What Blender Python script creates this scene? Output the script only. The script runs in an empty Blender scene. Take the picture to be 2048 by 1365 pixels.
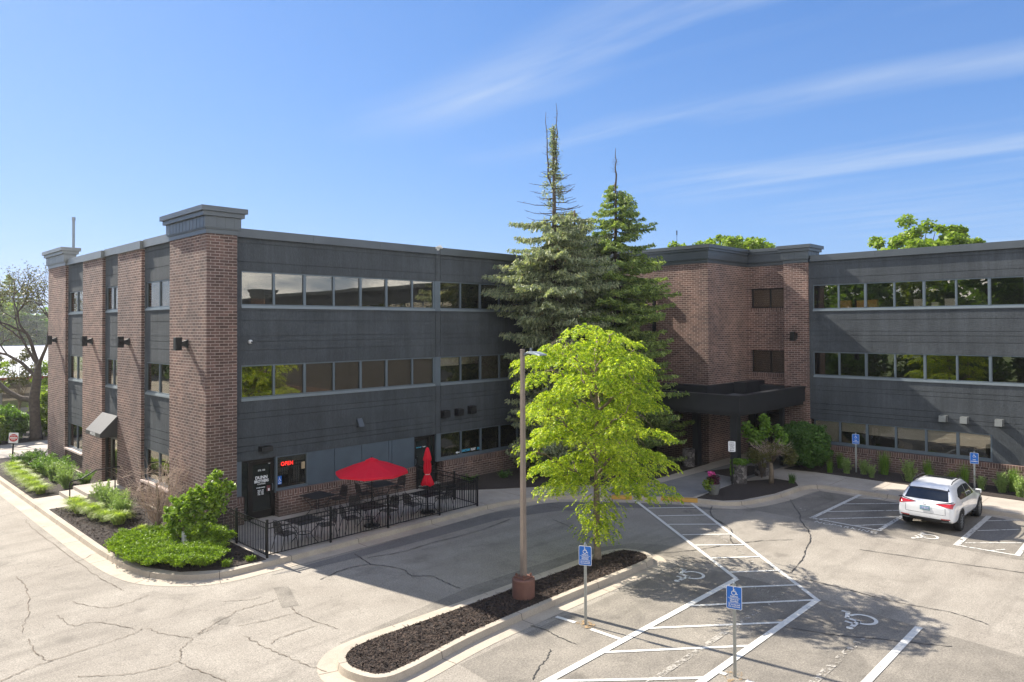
import bpy, bmesh, math, random
import numpy as np
from mathutils import Vector, Matrix
D = bpy.data
scene = bpy.context.scene
COL = scene.collection
rad = math.radians

# ------------------------------------------------------------------ camera
cam_d = D.cameras.new('camera'); cam = D.objects.new('camera', cam_d); COL.objects.link(cam)
cam_d.sensor_width = 36.0; cam_d.lens = 25.164; cam_d.shift_y = -0.02484
cam_d.clip_start = 0.1; cam_d.clip_end = 5000
_R = Vector((0.70262042, -0.7115506, -0.00450383)).normalized()
_F = Vector((0.71152583, 0.70250152, 0.01491979)).normalized()
_U = _R.cross(_F).normalized(); _R = _F.cross(_U).normalized()
cam.matrix_world = Matrix(((_R.x, _U.x, -_F.x, 0), (_R.y, _U.y, -_F.y, 0), (_R.z, _U.z, -_F.z, 7.04), (0, 0, 0, 1)))
scene.camera = cam

# ------------------------------------------------------------------ sun, sky, exposure
SUN_EL = rad(40.75); SUN_ROT = rad(-10.2)       # toward the sun: (-0.18, 1, 0.872)
sd = D.lights.new('sun', 'SUN'); sd.energy = 4.5; sd.angle = rad(0.55); sd.color = (1.0, 0.93, 0.82)
sun = D.objects.new('sun', sd); COL.objects.link(sun)
sun.location = (-20, 60, 60)
sun.rotation_euler = (-Vector((-0.18, 1.0, 0.872))).to_track_quat('-Z', 'Y').to_euler()
scene.view_settings.view_transform = 'Standard'
scene.view_settings.look = 'None'
scene.view_settings.exposure = 1.35
scene.view_settings.gamma = 1.0
scene.cycles.max_bounces = 6
scene.cycles.diffuse_bounces = 3
scene.cycles.glossy_bounces = 3
scene.cycles.transmission_bounces = 4
scene.cycles.transparent_max_bounces = 6
scene.cycles.caustics_reflective = False
scene.cycles.caustics_refractive = False

def NN(nt, typ, loc=None, **kw):
    n = nt.nodes.new(typ)
    for k, v in kw.items():
        setattr(n, k, v)
    return n
def ramp(nt, fac, stops, interp='LINEAR'):
    r = nt.nodes.new('ShaderNodeValToRGB'); r.color_ramp.interpolation = interp
    el = r.color_ramp.elements
    while len(el) > 1: el.remove(el[0])
    el[0].position = stops[0][0]; el[0].color = c4(stops[0][1])
    for p, c in stops[1:]:
        e = el.new(p); e.color = c4(c)
    nt.links.new(fac, r.inputs[0]); return r
def c4(c):
    if isinstance(c, (int, float)): return (c, c, c, 1)
    return (c[0], c[1], c[2], 1)
def MATH(nt, op, a, b=None, c=None):
    n = nt.nodes.new('ShaderNodeMath'); n.operation = op
    for i, v in enumerate((a, b, c)):
        if v is None: continue
        if isinstance(v, (int, float)): n.inputs[i].default_value = v
        else: nt.links.new(v, n.inputs[i])
    return n.outputs[0]
def MIXC(nt, f, a, b, blend='MIX'):
    n = nt.nodes.new('ShaderNodeMixRGB'); n.blend_type = blend
    for i, v in enumerate((f, a, b)):
        if isinstance(v, (int, float)): n.inputs[i].default_value = v if i == 0 else c4(v)
        elif isinstance(v, tuple): n.inputs[i].default_value = c4(v)
        else: nt.links.new(v, n.inputs[i])
    return n.outputs[0]

w = D.worlds.new('World'); scene.world = w; w.use_nodes = True
nt = w.node_tree
for n in list(nt.nodes): nt.nodes.remove(n)
sky = NN(nt, 'ShaderNodeTexSky'); sky.sky_type = 'NISHITA'; sky.sun_disc = False
sky.sun_elevation = SUN_EL; sky.sun_rotation = SUN_ROT
sky.altitude = 300; sky.air_density = 1.0; sky.dust_density = 0.35; sky.ozone_density = 3.0
tc = NN(nt, 'ShaderNodeTexCoord')
sep = NN(nt, 'ShaderNodeSeparateXYZ'); nt.links.new(tc.outputs['Generated'], sep.inputs[0])
# cirrus: noise on a plane high above (direction / z), stretched along the wind
zc = MATH(nt, 'MAXIMUM', sep.outputs['Z'], 0.04)
px = MATH(nt, 'DIVIDE', sep.outputs['X'], zc); py = MATH(nt, 'DIVIDE', sep.outputs['Y'], zc)
cb = NN(nt, 'ShaderNodeCombineXYZ'); nt.links.new(px, cb.inputs[0]); nt.links.new(py, cb.inputs[1])
mp = NN(nt, 'ShaderNodeMapping'); nt.links.new(cb.outputs[0], mp.inputs[0])
mp.inputs['Rotation'].default_value = (0, 0, rad(6)); mp.inputs['Scale'].default_value = (3.0, 0.6, 1); mp.inputs['Location'].default_value = (0.35, 0.25, 0)
nz = NN(nt, 'ShaderNodeTexNoise'); nz.inputs['Scale'].default_value = 1.0; nz.inputs['Detail'].default_value = 9; nz.inputs['Roughness'].default_value = 0.5; nz.inputs['Distortion'].default_value = 0.35
nt.links.new(mp.outputs[0], nz.inputs['Vector'])
mp2 = NN(nt, 'ShaderNodeMapping'); nt.links.new(cb.outputs[0], mp2.inputs[0]); mp2.inputs['Scale'].default_value = (0.3, 0.3, 1); mp2.inputs['Location'].default_value = (1.3, 4.1, 0)
nz2 = NN(nt, 'ShaderNodeTexNoise'); nz2.inputs['Scale'].default_value = 1.0; nz2.inputs['Detail'].default_value = 3
nt.links.new(mp2.outputs[0], nz2.inputs['Vector'])
qb = MATH(nt, 'ADD', MATH(nt, 'ADD', px, MATH(nt, 'MULTIPLY', py, 0.05)), MATH(nt, 'MULTIPLY', MATH(nt, 'SUBTRACT', nz2.outputs[0], 0.5), 1.3))
qb = MATH(nt, 'DIVIDE', qb, 8.0)
bandr = ramp(nt, qb, [(0.0, 0.0), (0.225, 0), (0.275, 1), (0.32, 0.05), (0.37, 0.05), (0.40, 0.9), (0.44, 0), (0.52, 0.05), (0.60, 1.0), (0.70, 0.15), (0.9, 0.4)]).outputs[0]
cir = MATH(nt, 'MULTIPLY', ramp(nt, nz.outputs[0], [(0.36, 0), (0.66, 1)]).outputs[0], bandr)
cir = MATH(nt, 'MULTIPLY', cir, ramp(nt, MATH(nt, 'DIVIDE', py, 4.0), [(0.56, 1), (0.85, 0.0)]).outputs[0])
cir = MATH(nt, 'MULTIPLY', cir, 0.48)
# cumulus behind the viewer, known from window reflections, spread and brightened to fill shade
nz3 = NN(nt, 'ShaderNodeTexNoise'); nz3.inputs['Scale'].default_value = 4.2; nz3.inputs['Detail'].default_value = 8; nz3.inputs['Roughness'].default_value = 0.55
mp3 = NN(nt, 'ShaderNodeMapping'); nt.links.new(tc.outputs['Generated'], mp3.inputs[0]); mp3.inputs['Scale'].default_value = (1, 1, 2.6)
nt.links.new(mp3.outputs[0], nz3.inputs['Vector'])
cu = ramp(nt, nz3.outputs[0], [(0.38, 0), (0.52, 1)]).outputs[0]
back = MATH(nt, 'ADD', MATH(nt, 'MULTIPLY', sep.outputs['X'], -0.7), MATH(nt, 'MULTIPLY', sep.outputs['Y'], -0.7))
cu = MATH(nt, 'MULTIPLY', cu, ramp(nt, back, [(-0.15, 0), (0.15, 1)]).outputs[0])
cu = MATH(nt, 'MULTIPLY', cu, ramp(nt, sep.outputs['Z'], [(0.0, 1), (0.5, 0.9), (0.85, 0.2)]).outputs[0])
sp_ = NN(nt, 'ShaderNodeSeparateColor'); nt.links.new(sky.outputs[0], sp_.inputs[0])
cm_ = NN(nt, 'ShaderNodeCombineColor')
for i_, (a_, k_) in enumerate(((0.74, 0.09), (1.10, 0.14), (1.75, 0.16))):   # colour balance of the camera's film
    c_ = sp_.outputs[i_]
    nt.links.new(MATH(nt, 'DIVIDE', MATH(nt, 'MULTIPLY', c_, a_), MATH(nt, 'ADD', 1.0, MATH(nt, 'MULTIPLY', c_, k_))), cm_.inputs[i_])
skyc = MIXC(nt, cir, cm_.outputs[0], (4.0, 4.6, 5.4))
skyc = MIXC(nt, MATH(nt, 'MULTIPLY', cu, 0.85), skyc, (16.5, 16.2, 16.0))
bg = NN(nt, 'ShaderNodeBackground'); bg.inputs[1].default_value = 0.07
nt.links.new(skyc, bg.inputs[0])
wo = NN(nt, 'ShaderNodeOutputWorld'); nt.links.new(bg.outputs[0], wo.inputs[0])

# ------------------------------------------------------------------ materials
def newmat(name):
    m = D.materials.new(name); m.use_nodes = True
    nt = m.node_tree
    for n in list(nt.nodes): nt.nodes.remove(n)
    out = nt.nodes.new('ShaderNodeOutputMaterial')
    bs = nt.nodes.new('ShaderNodeBsdfPrincipled'); nt.links.new(bs.outputs[0], out.inputs[0])
    return m, nt, bs, out
def pos(nt, obj=False):
    if obj:
        return nt.nodes.new('ShaderNodeTexCoord').outputs['Object']
    return nt.nodes.new('ShaderNodeNewGeometry').outputs['Position']
def noise(nt, vec, scale, detail=4, rough=0.55, dist=0.0, sc=None):
    if sc:
        m = nt.nodes.new('ShaderNodeMapping'); nt.links.new(vec, m.inputs[0]); m.inputs['Scale'].default_value = sc; vec = m.outputs[0]
    n = nt.nodes.new('ShaderNodeTexNoise'); n.inputs['Scale'].default_value = scale
    n.inputs['Detail'].default_value = detail; n.inputs['Roughness'].default_value = rough; n.inputs['Distortion'].default_value = dist
    nt.links.new(vec, n.inputs['Vector']); return n.outputs[0]
def bump(nt, bs, h, strength=0.3, dist=0.01):
    b = nt.nodes.new('ShaderNodeBump'); b.inputs['Strength'].default_value = strength; b.inputs['Distance'].default_value = dist
    nt.links.new(h, b.inputs['Height']); nt.links.new(b.outputs[0], bs.inputs['Normal'])
def simple(name, col, rough=0.6, metal=0.0, var=0.15, scale=3.0, spec=0.5, bmp=0.0, bscale=60, obj=True, emit=None):
    m, nt, bs, out = newmat(name)
    p = pos(nt, obj)
    f = noise(nt, p, scale, 5)
    r = ramp(nt, f, [(0.25, tuple(x * (1 - var) for x in col)), (0.75, tuple(min(1, x * (1 + var)) for x in col))])
    nt.links.new(r.outputs[0], bs.inputs['Base Color'])
    bs.inputs['Roughness'].default_value = rough; bs.inputs['Metallic'].default_value = metal
    bs.inputs['Specular IOR Level'].default_value = spec
    if bmp: bump(nt, bs, noise(nt, p, bscale, 3), bmp)
    if emit:
        bs.inputs['Emission Color'].default_value = c4(emit[0]); bs.inputs['Emission Strength'].default_value = emit[1]
    return m
M = {}
def brickmat(name, soldier=False, c1=(0.078, 0.044, 0.036), c2=(0.165, 0.096, 0.077), mort=(0.37, 0.31, 0.265)):
    m, nt, bs, out = newmat(name)
    p = pos(nt)
    s = nt.nodes.new('ShaderNodeSeparateXYZ'); nt.links.new(p, s.inputs[0])
    h = MATH(nt, 'ADD', s.outputs[0], s.outputs[1])
    c = nt.nodes.new('ShaderNodeCombineXYZ')
    if soldier:
        nt.links.new(s.outputs[2], c.inputs[0]); nt.links.new(h, c.inputs[1])
    else:
        nt.links.new(h, c.inputs[0]); nt.links.new(s.outputs[2], c.inputs[1])
    b = nt.nodes.new('ShaderNodeTexBrick'); nt.links.new(c.outputs[0], b.inputs['Vector'])
    b.inputs['Scale'].default_value = 1.0; b.inputs['Brick Width'].default_value = 0.3048 if not soldier else 0.6; b.inputs['Row Height'].default_value = 0.1016
    b.inputs['Mortar Size'].default_value = 0.0095; b.inputs['Mortar Smooth'].default_value = 0.1; b.inputs['Bias'].default_value = 0.0
    b.inputs['Color1'].default_value = c4(c1); b.inputs['Color2'].default_value = c4(c2); b.inputs['Mortar'].default_value = c4(mort)
    f = noise(nt, p, 1.3, 5)
    f2 = noise(nt, p, 14, 3)
    col = MIXC(nt, 1.0, b.outputs[0], ramp(nt, f, [(0.3, 0.78), (0.7, 1.22)]).outputs[0], 'MULTIPLY')
    big = noise(nt, p, 0.35, 4, 0.6, 0.3, (1, 1, 0.6))
    col = MIXC(nt, 1.0, col, ramp(nt, big, [(0.35, (0.80, 0.82, 0.85)), (0.65, (1.16, 1.1, 1.05))]).outputs[0], 'MULTIPLY')
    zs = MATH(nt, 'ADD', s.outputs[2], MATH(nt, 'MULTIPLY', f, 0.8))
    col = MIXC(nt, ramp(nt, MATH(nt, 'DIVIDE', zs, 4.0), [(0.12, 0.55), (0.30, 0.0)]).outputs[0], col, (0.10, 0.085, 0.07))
    col = MIXC(nt, 1.0, col, ramp(nt, f2, [(0.3, (0.85, 0.83, 0.82)), (0.7, (1.15, 1.1, 1.08))]).outputs[0], 'MULTIPLY')
    nt.links.new(col, bs.inputs['Base Color']); bs.inputs['Roughness'].default_value = 0.85
    inv = MATH(nt, 'SUBTRACT', 1.0, b.outputs['Fac'])
    bump(nt, bs, inv, 0.6, 0.008)
    return m
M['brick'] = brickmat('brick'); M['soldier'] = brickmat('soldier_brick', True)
def stucco(name, col):
    m, nt, bs, out = newmat(name)
    p = pos(nt)
    f = noise(nt, p, 0.7, 5, 0.6)
    f2 = noise(nt, p, 30, 3, 0.7, 0, (1, 1, 0.35))
    f3 = noise(nt, p, 2.2, 4, 0.6, 0, (1, 1, 0.12))
    k = MATH(nt, 'ADD', MATH(nt, 'MULTIPLY', f, 0.35), MATH(nt, 'ADD', MATH(nt, 'MULTIPLY', f2, 0.35), MATH(nt, 'MULTIPLY', f3, 0.3)))
    r = ramp(nt, k, [(0.34, tuple(x * 0.62 for x in col)), (0.5, col), (0.68, tuple(x * 1.5 for x in col))])
    s4 = noise(nt, p, 1.1, 6, 0.7, 0.2, (5, 5, 0.25))
    c_ = MIXC(nt, 1.0, r.outputs[0], ramp(nt, s4, [(0.35, (0.88, 0.88, 0.88)), (0.55, (1, 1, 1)), (0.75, (1.16, 1.15, 1.12))]).outputs[0], 'MULTIPLY')
    nt.links.new(c_, bs.inputs['Base Color']); bs.inputs['Roughness'].default_value = 0.85
    bs.inputs['Specular IOR Level'].default_value = 0.25
    bump(nt, bs, f2, 0.6, 0.015)
    return m
M['panel'] = stucco('dark_stucco', (0.060, 0.068, 0.075))
M['coping'] = simple('coping_metal', (0.085, 0.097, 0.106), 0.38, 0.45, 0.12, 1.2, obj=False)
M['coping_light'] = simple('pale_and_sunlit_coping', (0.2, 0.21, 0.205), 0.42, 0.45, 0.1, 1.5, obj=False)  # left-side coping's sunlight put into a lighter colour; pale vent hoods share it
M['frame'] = simple('blue_grey_aluminium', (0.115, 0.145, 0.17), 0.4, 0.2, 0.08, 2.0, obj=False)
M['frame_light'] = simple('sill_aluminium', (0.21, 0.245, 0.27), 0.38, 0.3, 0.08, 2.0, obj=False)
M['spandrel'] = simple('blue_grey_spandrel', (0.075, 0.10, 0.125), 0.5, 0.0, 0.12, 2.0, obj=False)
M['dark_frame'] = simple('dark_bronze', (0.018, 0.015, 0.013), 0.4, 0.3, 0.15, 3.0, obj=False)
M['black'] = simple('black_metal', (0.012, 0.012, 0.013), 0.42, 0.3, 0.2, 4.0)
M['canopy'] = simple('canopy_dark_metal', (0.016, 0.017, 0.019), 0.5, 0.1, 0.2, 1.5, obj=False)
M['roof'] = simple('roof_membrane', (0.12, 0.125, 0.13), 0.9, 0, 0.2, 0.8, obj=False)
M['interior'] = simple('dark_interior', (0.045, 0.04, 0.035), 0.9, 0, 0.3, 0.8, obj=False)
M['blind_brown'] = simple('brown_blind', (0.16, 0.13, 0.10), 0.9, 0, 0.08, 5.0, obj=False)
M['blind'] = simple('window_blind', (0.84, 0.82, 0.74), 0.9, 0, 0.05, 5.0, obj=False)
M['white'] = simple('white_paint', (0.75, 0.75, 0.73), 0.5, 0, 0.05, 6.0)
M['stone_sill'] = simple('pink_limestone', (0.52, 0.41, 0.36), 0.8, 0, 0.12, 6.0, bmp=0.2)
def glassmat():
    m, nt, bs, out = newmat('tinted_glass')
    nt.nodes.remove(bs)
    gl = nt.nodes.new('ShaderNodeBsdfGlossy'); gl.inputs['Roughness'].default_value = 0.004; gl.inputs['Color'].default_value = (0.88, 0.85, 0.76, 1)
    n = nt.nodes.new('ShaderNodeBump'); n.inputs['Strength'].default_value = 0.035; n.inputs['Distance'].default_value = 0.05
    p = pos(nt); nt.links.new(noise(nt, p, 0.9, 1, 0.4), n.inputs['Height']); nt.links.new(n.outputs[0], gl.inputs['Normal'])
    tr = nt.nodes.new('ShaderNodeBsdfTransparent'); tr.inputs[0].default_value = (0.84, 0.82, 0.78, 1)
    fr = nt.nodes.new('ShaderNodeFresnel'); fr.inputs[0].default_value = 1.5
    f = MATH(nt, 'ADD', MATH(nt, 'MULTIPLY', fr.outputs[0], 0.75), 0.11)
    mx = nt.nodes.new('ShaderNodeMixShader'); nt.links.new(f, mx.inputs[0]); nt.links.new(tr.outputs[0], mx.inputs[1]); nt.links.new(gl.outputs[0], mx.inputs[2])
    nt.links.new(mx.outputs[0], out.inputs[0]); return m
M['glass'] = glassmat()

def wp(nt, p, a=0.5):
    nn = nt.nodes.new('ShaderNodeTexNoise'); nn.inputs['Scale'].default_value = 1.6; nn.inputs['Detail'].default_value = 4; nt.links.new(p, nn.inputs['Vector'])
    sc = nt.nodes.new('ShaderNodeVectorMath'); sc.operation = 'SCALE'; nt.links.new(nn.outputs[1], sc.inputs[0]); sc.inputs['Scale'].default_value = a
    v = nt.nodes.new('ShaderNodeVectorMath'); v.operation = 'ADD'; nt.links.new(p, v.inputs[0]); nt.links.new(sc.outputs[0], v.inputs[1]); return v.outputs[0]
def asphaltmat(name, base, light, cracks=True, dark=1.0):
    m, nt, bs, out = newmat(name)
    p = pos(nt)
    big = noise(nt, p, 0.16, 5, 0.6)
    mid = noise(nt, p, 0.9, 6, 0.65)
    fine = noise(nt, p, 28, 3, 0.75)
    k = MATH(nt, 'ADD', MATH(nt, 'MULTIPLY', big, 0.5), MATH(nt, 'MULTIPLY', mid, 0.5))
    col = ramp(nt, k, [(0.33, base), (0.5, tuple((a + b) / 2 for a, b in zip(base, light))), (0.66, light)]).outputs[0]
    col = MIXC(nt, 1.0, col, ramp(nt, fine, [(0.28, 0.62), (0.5, 1.0), (0.72, 1.34)]).outputs[0], 'MULTIPLY')
    st = noise(nt, p, 0.55, 6, 0.7, 0.6)
    col = MIXC(nt, ramp(nt, st, [(0.54, 0), (0.70, 0.55)]).outputs[0], col, tuple(x * 0.62 for x in base))
    tr_ = noise(nt, p, 0.9, 5, 0.6, 0.3, (0.14, 1.3, 1))
    col = MIXC(nt, ramp(nt, tr_, [(0.52, 0), (0.68, 0.4)]).outputs[0], col, tuple(x * 0.66 for x in base))
    ag = nt.nodes.new('ShaderNodeTexVoronoi'); ag.inputs['Scale'].default_value = 55; nt.links.new(p, ag.inputs['Vector'])
    bw_ = nt.nodes.new('ShaderNodeRGBToBW'); nt.links.new(ag.outputs['Color'], bw_.inputs[0])
    col = MIXC(nt, 1.0, col, ramp(nt, bw_.outputs[0], [(0.2, 0.86), (0.8, 1.14)]).outputs[0], 'MULTIPLY')
    oil = nt.nodes.new('ShaderNodeTexVoronoi'); oil.inputs['Scale'].default_value = 0.42; nt.links.new(wp(nt, p), oil.inputs['Vector'])
    col = MIXC(nt, ramp(nt, oil.outputs['Distance'], [(0.05, 0.5), (0.13, 0.0)]).outputs[0], col, tuple(x * 0.55 for x in base))
    if cracks:
        wv = nt.nodes.new('ShaderNodeVectorMath'); wv.operation = 'ADD'
        nn = nt.nodes.new('ShaderNodeTexNoise'); nn.inputs['Scale'].default_value = 0.8; nn.inputs['Detail'].default_value = 4; nt.links.new(p, nn.inputs['Vector'])
        sc = nt.nodes.new('ShaderNodeVectorMath'); sc.operation = 'SCALE'; nt.links.new(nn.outputs[1], sc.inputs[0]); sc.inputs['Scale'].default_value = 2.2
        nt.links.new(p, wv.inputs[0]); nt.links.new(sc.outputs[0], wv.inputs[1])
        for s, wd, msk, am in ((0.34, 0.0035, 0.0, 0.38), (0.8, 0.007, 0.3, 0.42), (2.1, 0.013, 0.5, 0.4)):
            v = nt.nodes.new('ShaderNodeTexVoronoi'); v.feature = 'DISTANCE_TO_EDGE'; v.inputs['Scale'].default_value = s
            nt.links.new(wv.outputs[0], v.inputs['Vector'])
            cr = ramp(nt, v.outputs[0], [(0.0, 1), (wd, 0)]).outputs[0]
            gate = noise(nt, p, 0.22 if msk else 0.5, 3)
            cr = MATH(nt, 'MULTIPLY', cr, ramp(nt, gate, [(0.44 + msk * 0.1, 0), (0.52 + msk * 0.1, 1)]).outputs[0])
            col = MIXC(nt, MATH(nt, 'MULTIPLY', cr, am), col, tuple(x * 0.42 for x in base))
    nt.links.new(col, bs.inputs['Base Color']); bs.inputs['Roughness'].default_value = 0.9
    bs.inputs['Specular IOR Level'].default_value = 0.3
    bump(nt, bs, fine, 0.5, 0.008)
    return m
M['asphalt'] = asphaltmat('worn_asphalt', (0.22, 0.195, 0.162), (0.325, 0.295, 0.25))
M['asphalt_dark'] = asphaltmat('newer_and_shadow_asphalt', (0.14, 0.13, 0.118), (0.20, 0.186, 0.168), False)
M['asphalt_mid'] = asphaltmat('mid_asphalt', (0.135, 0.122, 0.104), (0.275, 0.247, 0.205), False)
M['sealant'] = simple('crack_sealant', (0.035, 0.034, 0.033), 0.6, 0, 0.3, 5.0, obj=False)
def concretemat(name, col, grid=None):
    m, nt, bs, out = newmat(name)
    p = pos(nt)
    f = noise(nt, p, 0.8, 6, 0.65); g = noise(nt, p, 40, 3, 0.7)
    k = ramp(nt, f, [(0.3, tuple(x * 0.8 for x in col)), (0.7, tuple(x * 1.12 for x in col))]).outputs[0]
    k = MIXC(nt, 1.0, k, ramp(nt, g, [(0.3, 0.85), (0.7, 1.12)]).outputs[0], 'MULTIPLY')
    st = noise(nt, p, 1.7, 6, 0.7, 0.8)
    k = MIXC(nt, ramp(nt, st, [(0.56, 0), (0.75, 0.5)]).outputs[0], k, tuple(x * 0.62 for x in col))
    nt.links.new(k, bs.inputs['Base Color']); bs.inputs['Roughness'].default_value = 0.9
    bump(nt, bs, g, 0.35, 0.005)
    return m
M['concrete'] = concretemat('kerb_concrete', (0.42, 0.36, 0.285))
M['walk'] = concretemat('walk_concrete', (0.40, 0.355, 0.30))
M['path'] = concretemat('exposed_aggregate', (0.19, 0.185, 0.18))
def mulchmat():
    m, nt, bs, out = newmat('mulch')
    p = pos(nt)
    v = nt.nodes.new('ShaderNodeTexVoronoi'); v.inputs['Scale'].default_value = 26; nt.links.new(p, v.inputs['Vector'])
    f = noise(nt, p, 45, 4, 0.8)
    c = MIXC(nt, ramp(nt, f, [(0.4, 0), (0.65, 1)]).outputs[0], (0.022, 0.016, 0.013), (0.085, 0.06, 0.048))
    c = MIXC(nt, 0.35, c, ramp(nt, v.outputs['Distance'], [(0.0, (0.09, 0.07, 0.055)), (0.6, (0.01, 0.008, 0.007))]).outputs[0])
    nt.links.new(c, bs.inputs['Base Color']); bs.inputs['Roughness'].default_value = 0.95
    bump(nt, bs, f, 1.0, 0.04); return m
M['mulch'] = mulchmat()
def paintmat(name, col, thr=0.42, wear=0.6):
    m, nt, bs, out = newmat(name)
    p = pos(nt)
    f = noise(nt, p, 9, 6, 0.75); f2 = noise(nt, p, 0.8, 3)
    k = MATH(nt, 'ADD', MATH(nt, 'MULTIPLY', f, 0.7), MATH(nt, 'MULTIPLY', f2, 0.3))
    bs.inputs['Base Color'].default_value = c4(col); bs.inputs['Roughness'].default_value = 0.7
    nt.links.new(ramp(nt, f, [(0.3, tuple(x * 0.8 for x in col)), (0.7, col)]).outputs[0], bs.inputs['Base Color'])
    tr = nt.nodes.new('ShaderNodeBsdfTransparent'); mx = nt.nodes.new('ShaderNodeMixShader')
    nt.links.new(ramp(nt, k, [(thr - 0.03, 0.0), (thr + 0.03, 1.0)]).outputs[0], mx.inputs[0])
    nt.links.new(tr.outputs[0], mx.inputs[1]); nt.links.new(bs.outputs[0], mx.inputs[2]); nt.links.new(mx.outputs[0], out.inputs[0])
    return m
M['line'] = paintmat('white_road_paint', (0.72, 0.70, 0.64), 0.36)
M['line_worn'] = paintmat('worn_road_paint', (0.62, 0.60, 0.55), 0.43)
M['line_ghost'] = paintmat('ghost_road_paint', (0.40, 0.37, 0.32), 0.52)
M['yellow_paint'] = paintmat('yellow_kerb_paint', (0.55, 0.30, 0.06), 0.36)
def leafmat(name, c1, c2, trans=0.35, rough=0.5, tcol=None):
    m, nt, bs, out = newmat(name)
    p = pos(nt)
    rnd = nt.nodes.new('ShaderNodeNewGeometry').outputs['Random Per Island']
    f = noise(nt, p, 1.6, 3)
    k = MATH(nt, 'ADD', MATH(nt, 'MULTIPLY', rnd, 0.6), MATH(nt, 'MULTIPLY', f, 0.4))
    r = ramp(nt, k, [(0.15, c1), (0.85, c2)])
    nt.links.new(r.outputs[0], bs.inputs['Base Color']); bs.inputs['Roughness'].default_value = rough
    bs.inputs['Specular IOR Level'].default_value = 0.3
    t = nt.nodes.new('ShaderNodeBsdfTranslucent')
    tc_ = MIXC(nt, 1.0, r.outputs[0], tcol or (1.25, 1.35, 0.6), 'MULTIPLY')
    nt.links.new(tc_, t.inputs[0])
    mx = nt.nodes.new('ShaderNodeMixShader'); mx.inputs[0].default_value = trans
    nt.links.new(bs.outputs[0], mx.inputs[1]); nt.links.new(t.outputs[0], mx.inputs[2]); nt.links.new(mx.outputs[0], out.inputs[0])
    return m
M['locust'] = leafmat('locust_leaf', (0.10, 0.22, 0.02), (0.62, 0.66, 0.06), 0.48)
M['spruce_a'] = leafmat('blue_spruce_needle', (0.10, 0.15, 0.095), (0.46, 0.47, 0.28), 0.36)
M['spruce_b'] = leafmat('green_spruce_needle', (0.07, 0.135, 0.045), (0.38, 0.45, 0.12), 0.36)
M['leaf'] = leafmat('broad_leaf', (0.07, 0.15, 0.02), (0.22, 0.36, 0.045), 0.35)
M['leaf_corner'] = leafmat('glossy_leaf', (0.09, 0.18, 0.02), (0.34, 0.46, 0.05), 0.35, 0.35)
M['leaf_bright'] = leafmat('bright_leaf', (0.12, 0.2, 0.025), (0.32, 0.4, 0.06), 0.4)
M['leaf_dark'] = leafmat('dark_leaf', (0.04, 0.10, 0.02), (0.12, 0.22, 0.04), 0.25)
M['leaf_olive'] = leafmat('olive_leaf', (0.06, 0.07, 0.02), (0.17, 0.15, 0.04), 0.25)
M['leaf_pale'] = leafmat('sage_leaf', (0.16, 0.25, 0.07), (0.36, 0.46, 0.17), 0.4)
M['grass_blade'] = leafmat('grass_blade', (0.20, 0.32, 0.03), (0.52, 0.58, 0.13), 0.45)
M['juniper'] = leafmat('juniper_needle', (0.05, 0.12, 0.012), (0.32, 0.44, 0.03), 0.3)
M['bark'] = simple('bark', (0.085, 0.066, 0.05), 0.9, 0, 0.4, 7.0, bmp=0.8, bscale=25)
M['bark_pale'] = simple('pale_bark', (0.2, 0.155, 0.11), 0.9, 0, 0.35, 9.0, bmp=0.6, bscale=25)
M['twig'] = simple('dry_twig', (0.42, 0.32, 0.25), 0.9, 0, 0.3, 7.0)
M['grass'] = simple('lawn', (0.07, 0.11, 0.025), 0.95, 0, 0.4, 0.6, obj=False, bmp=0.4, bscale=30)

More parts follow.
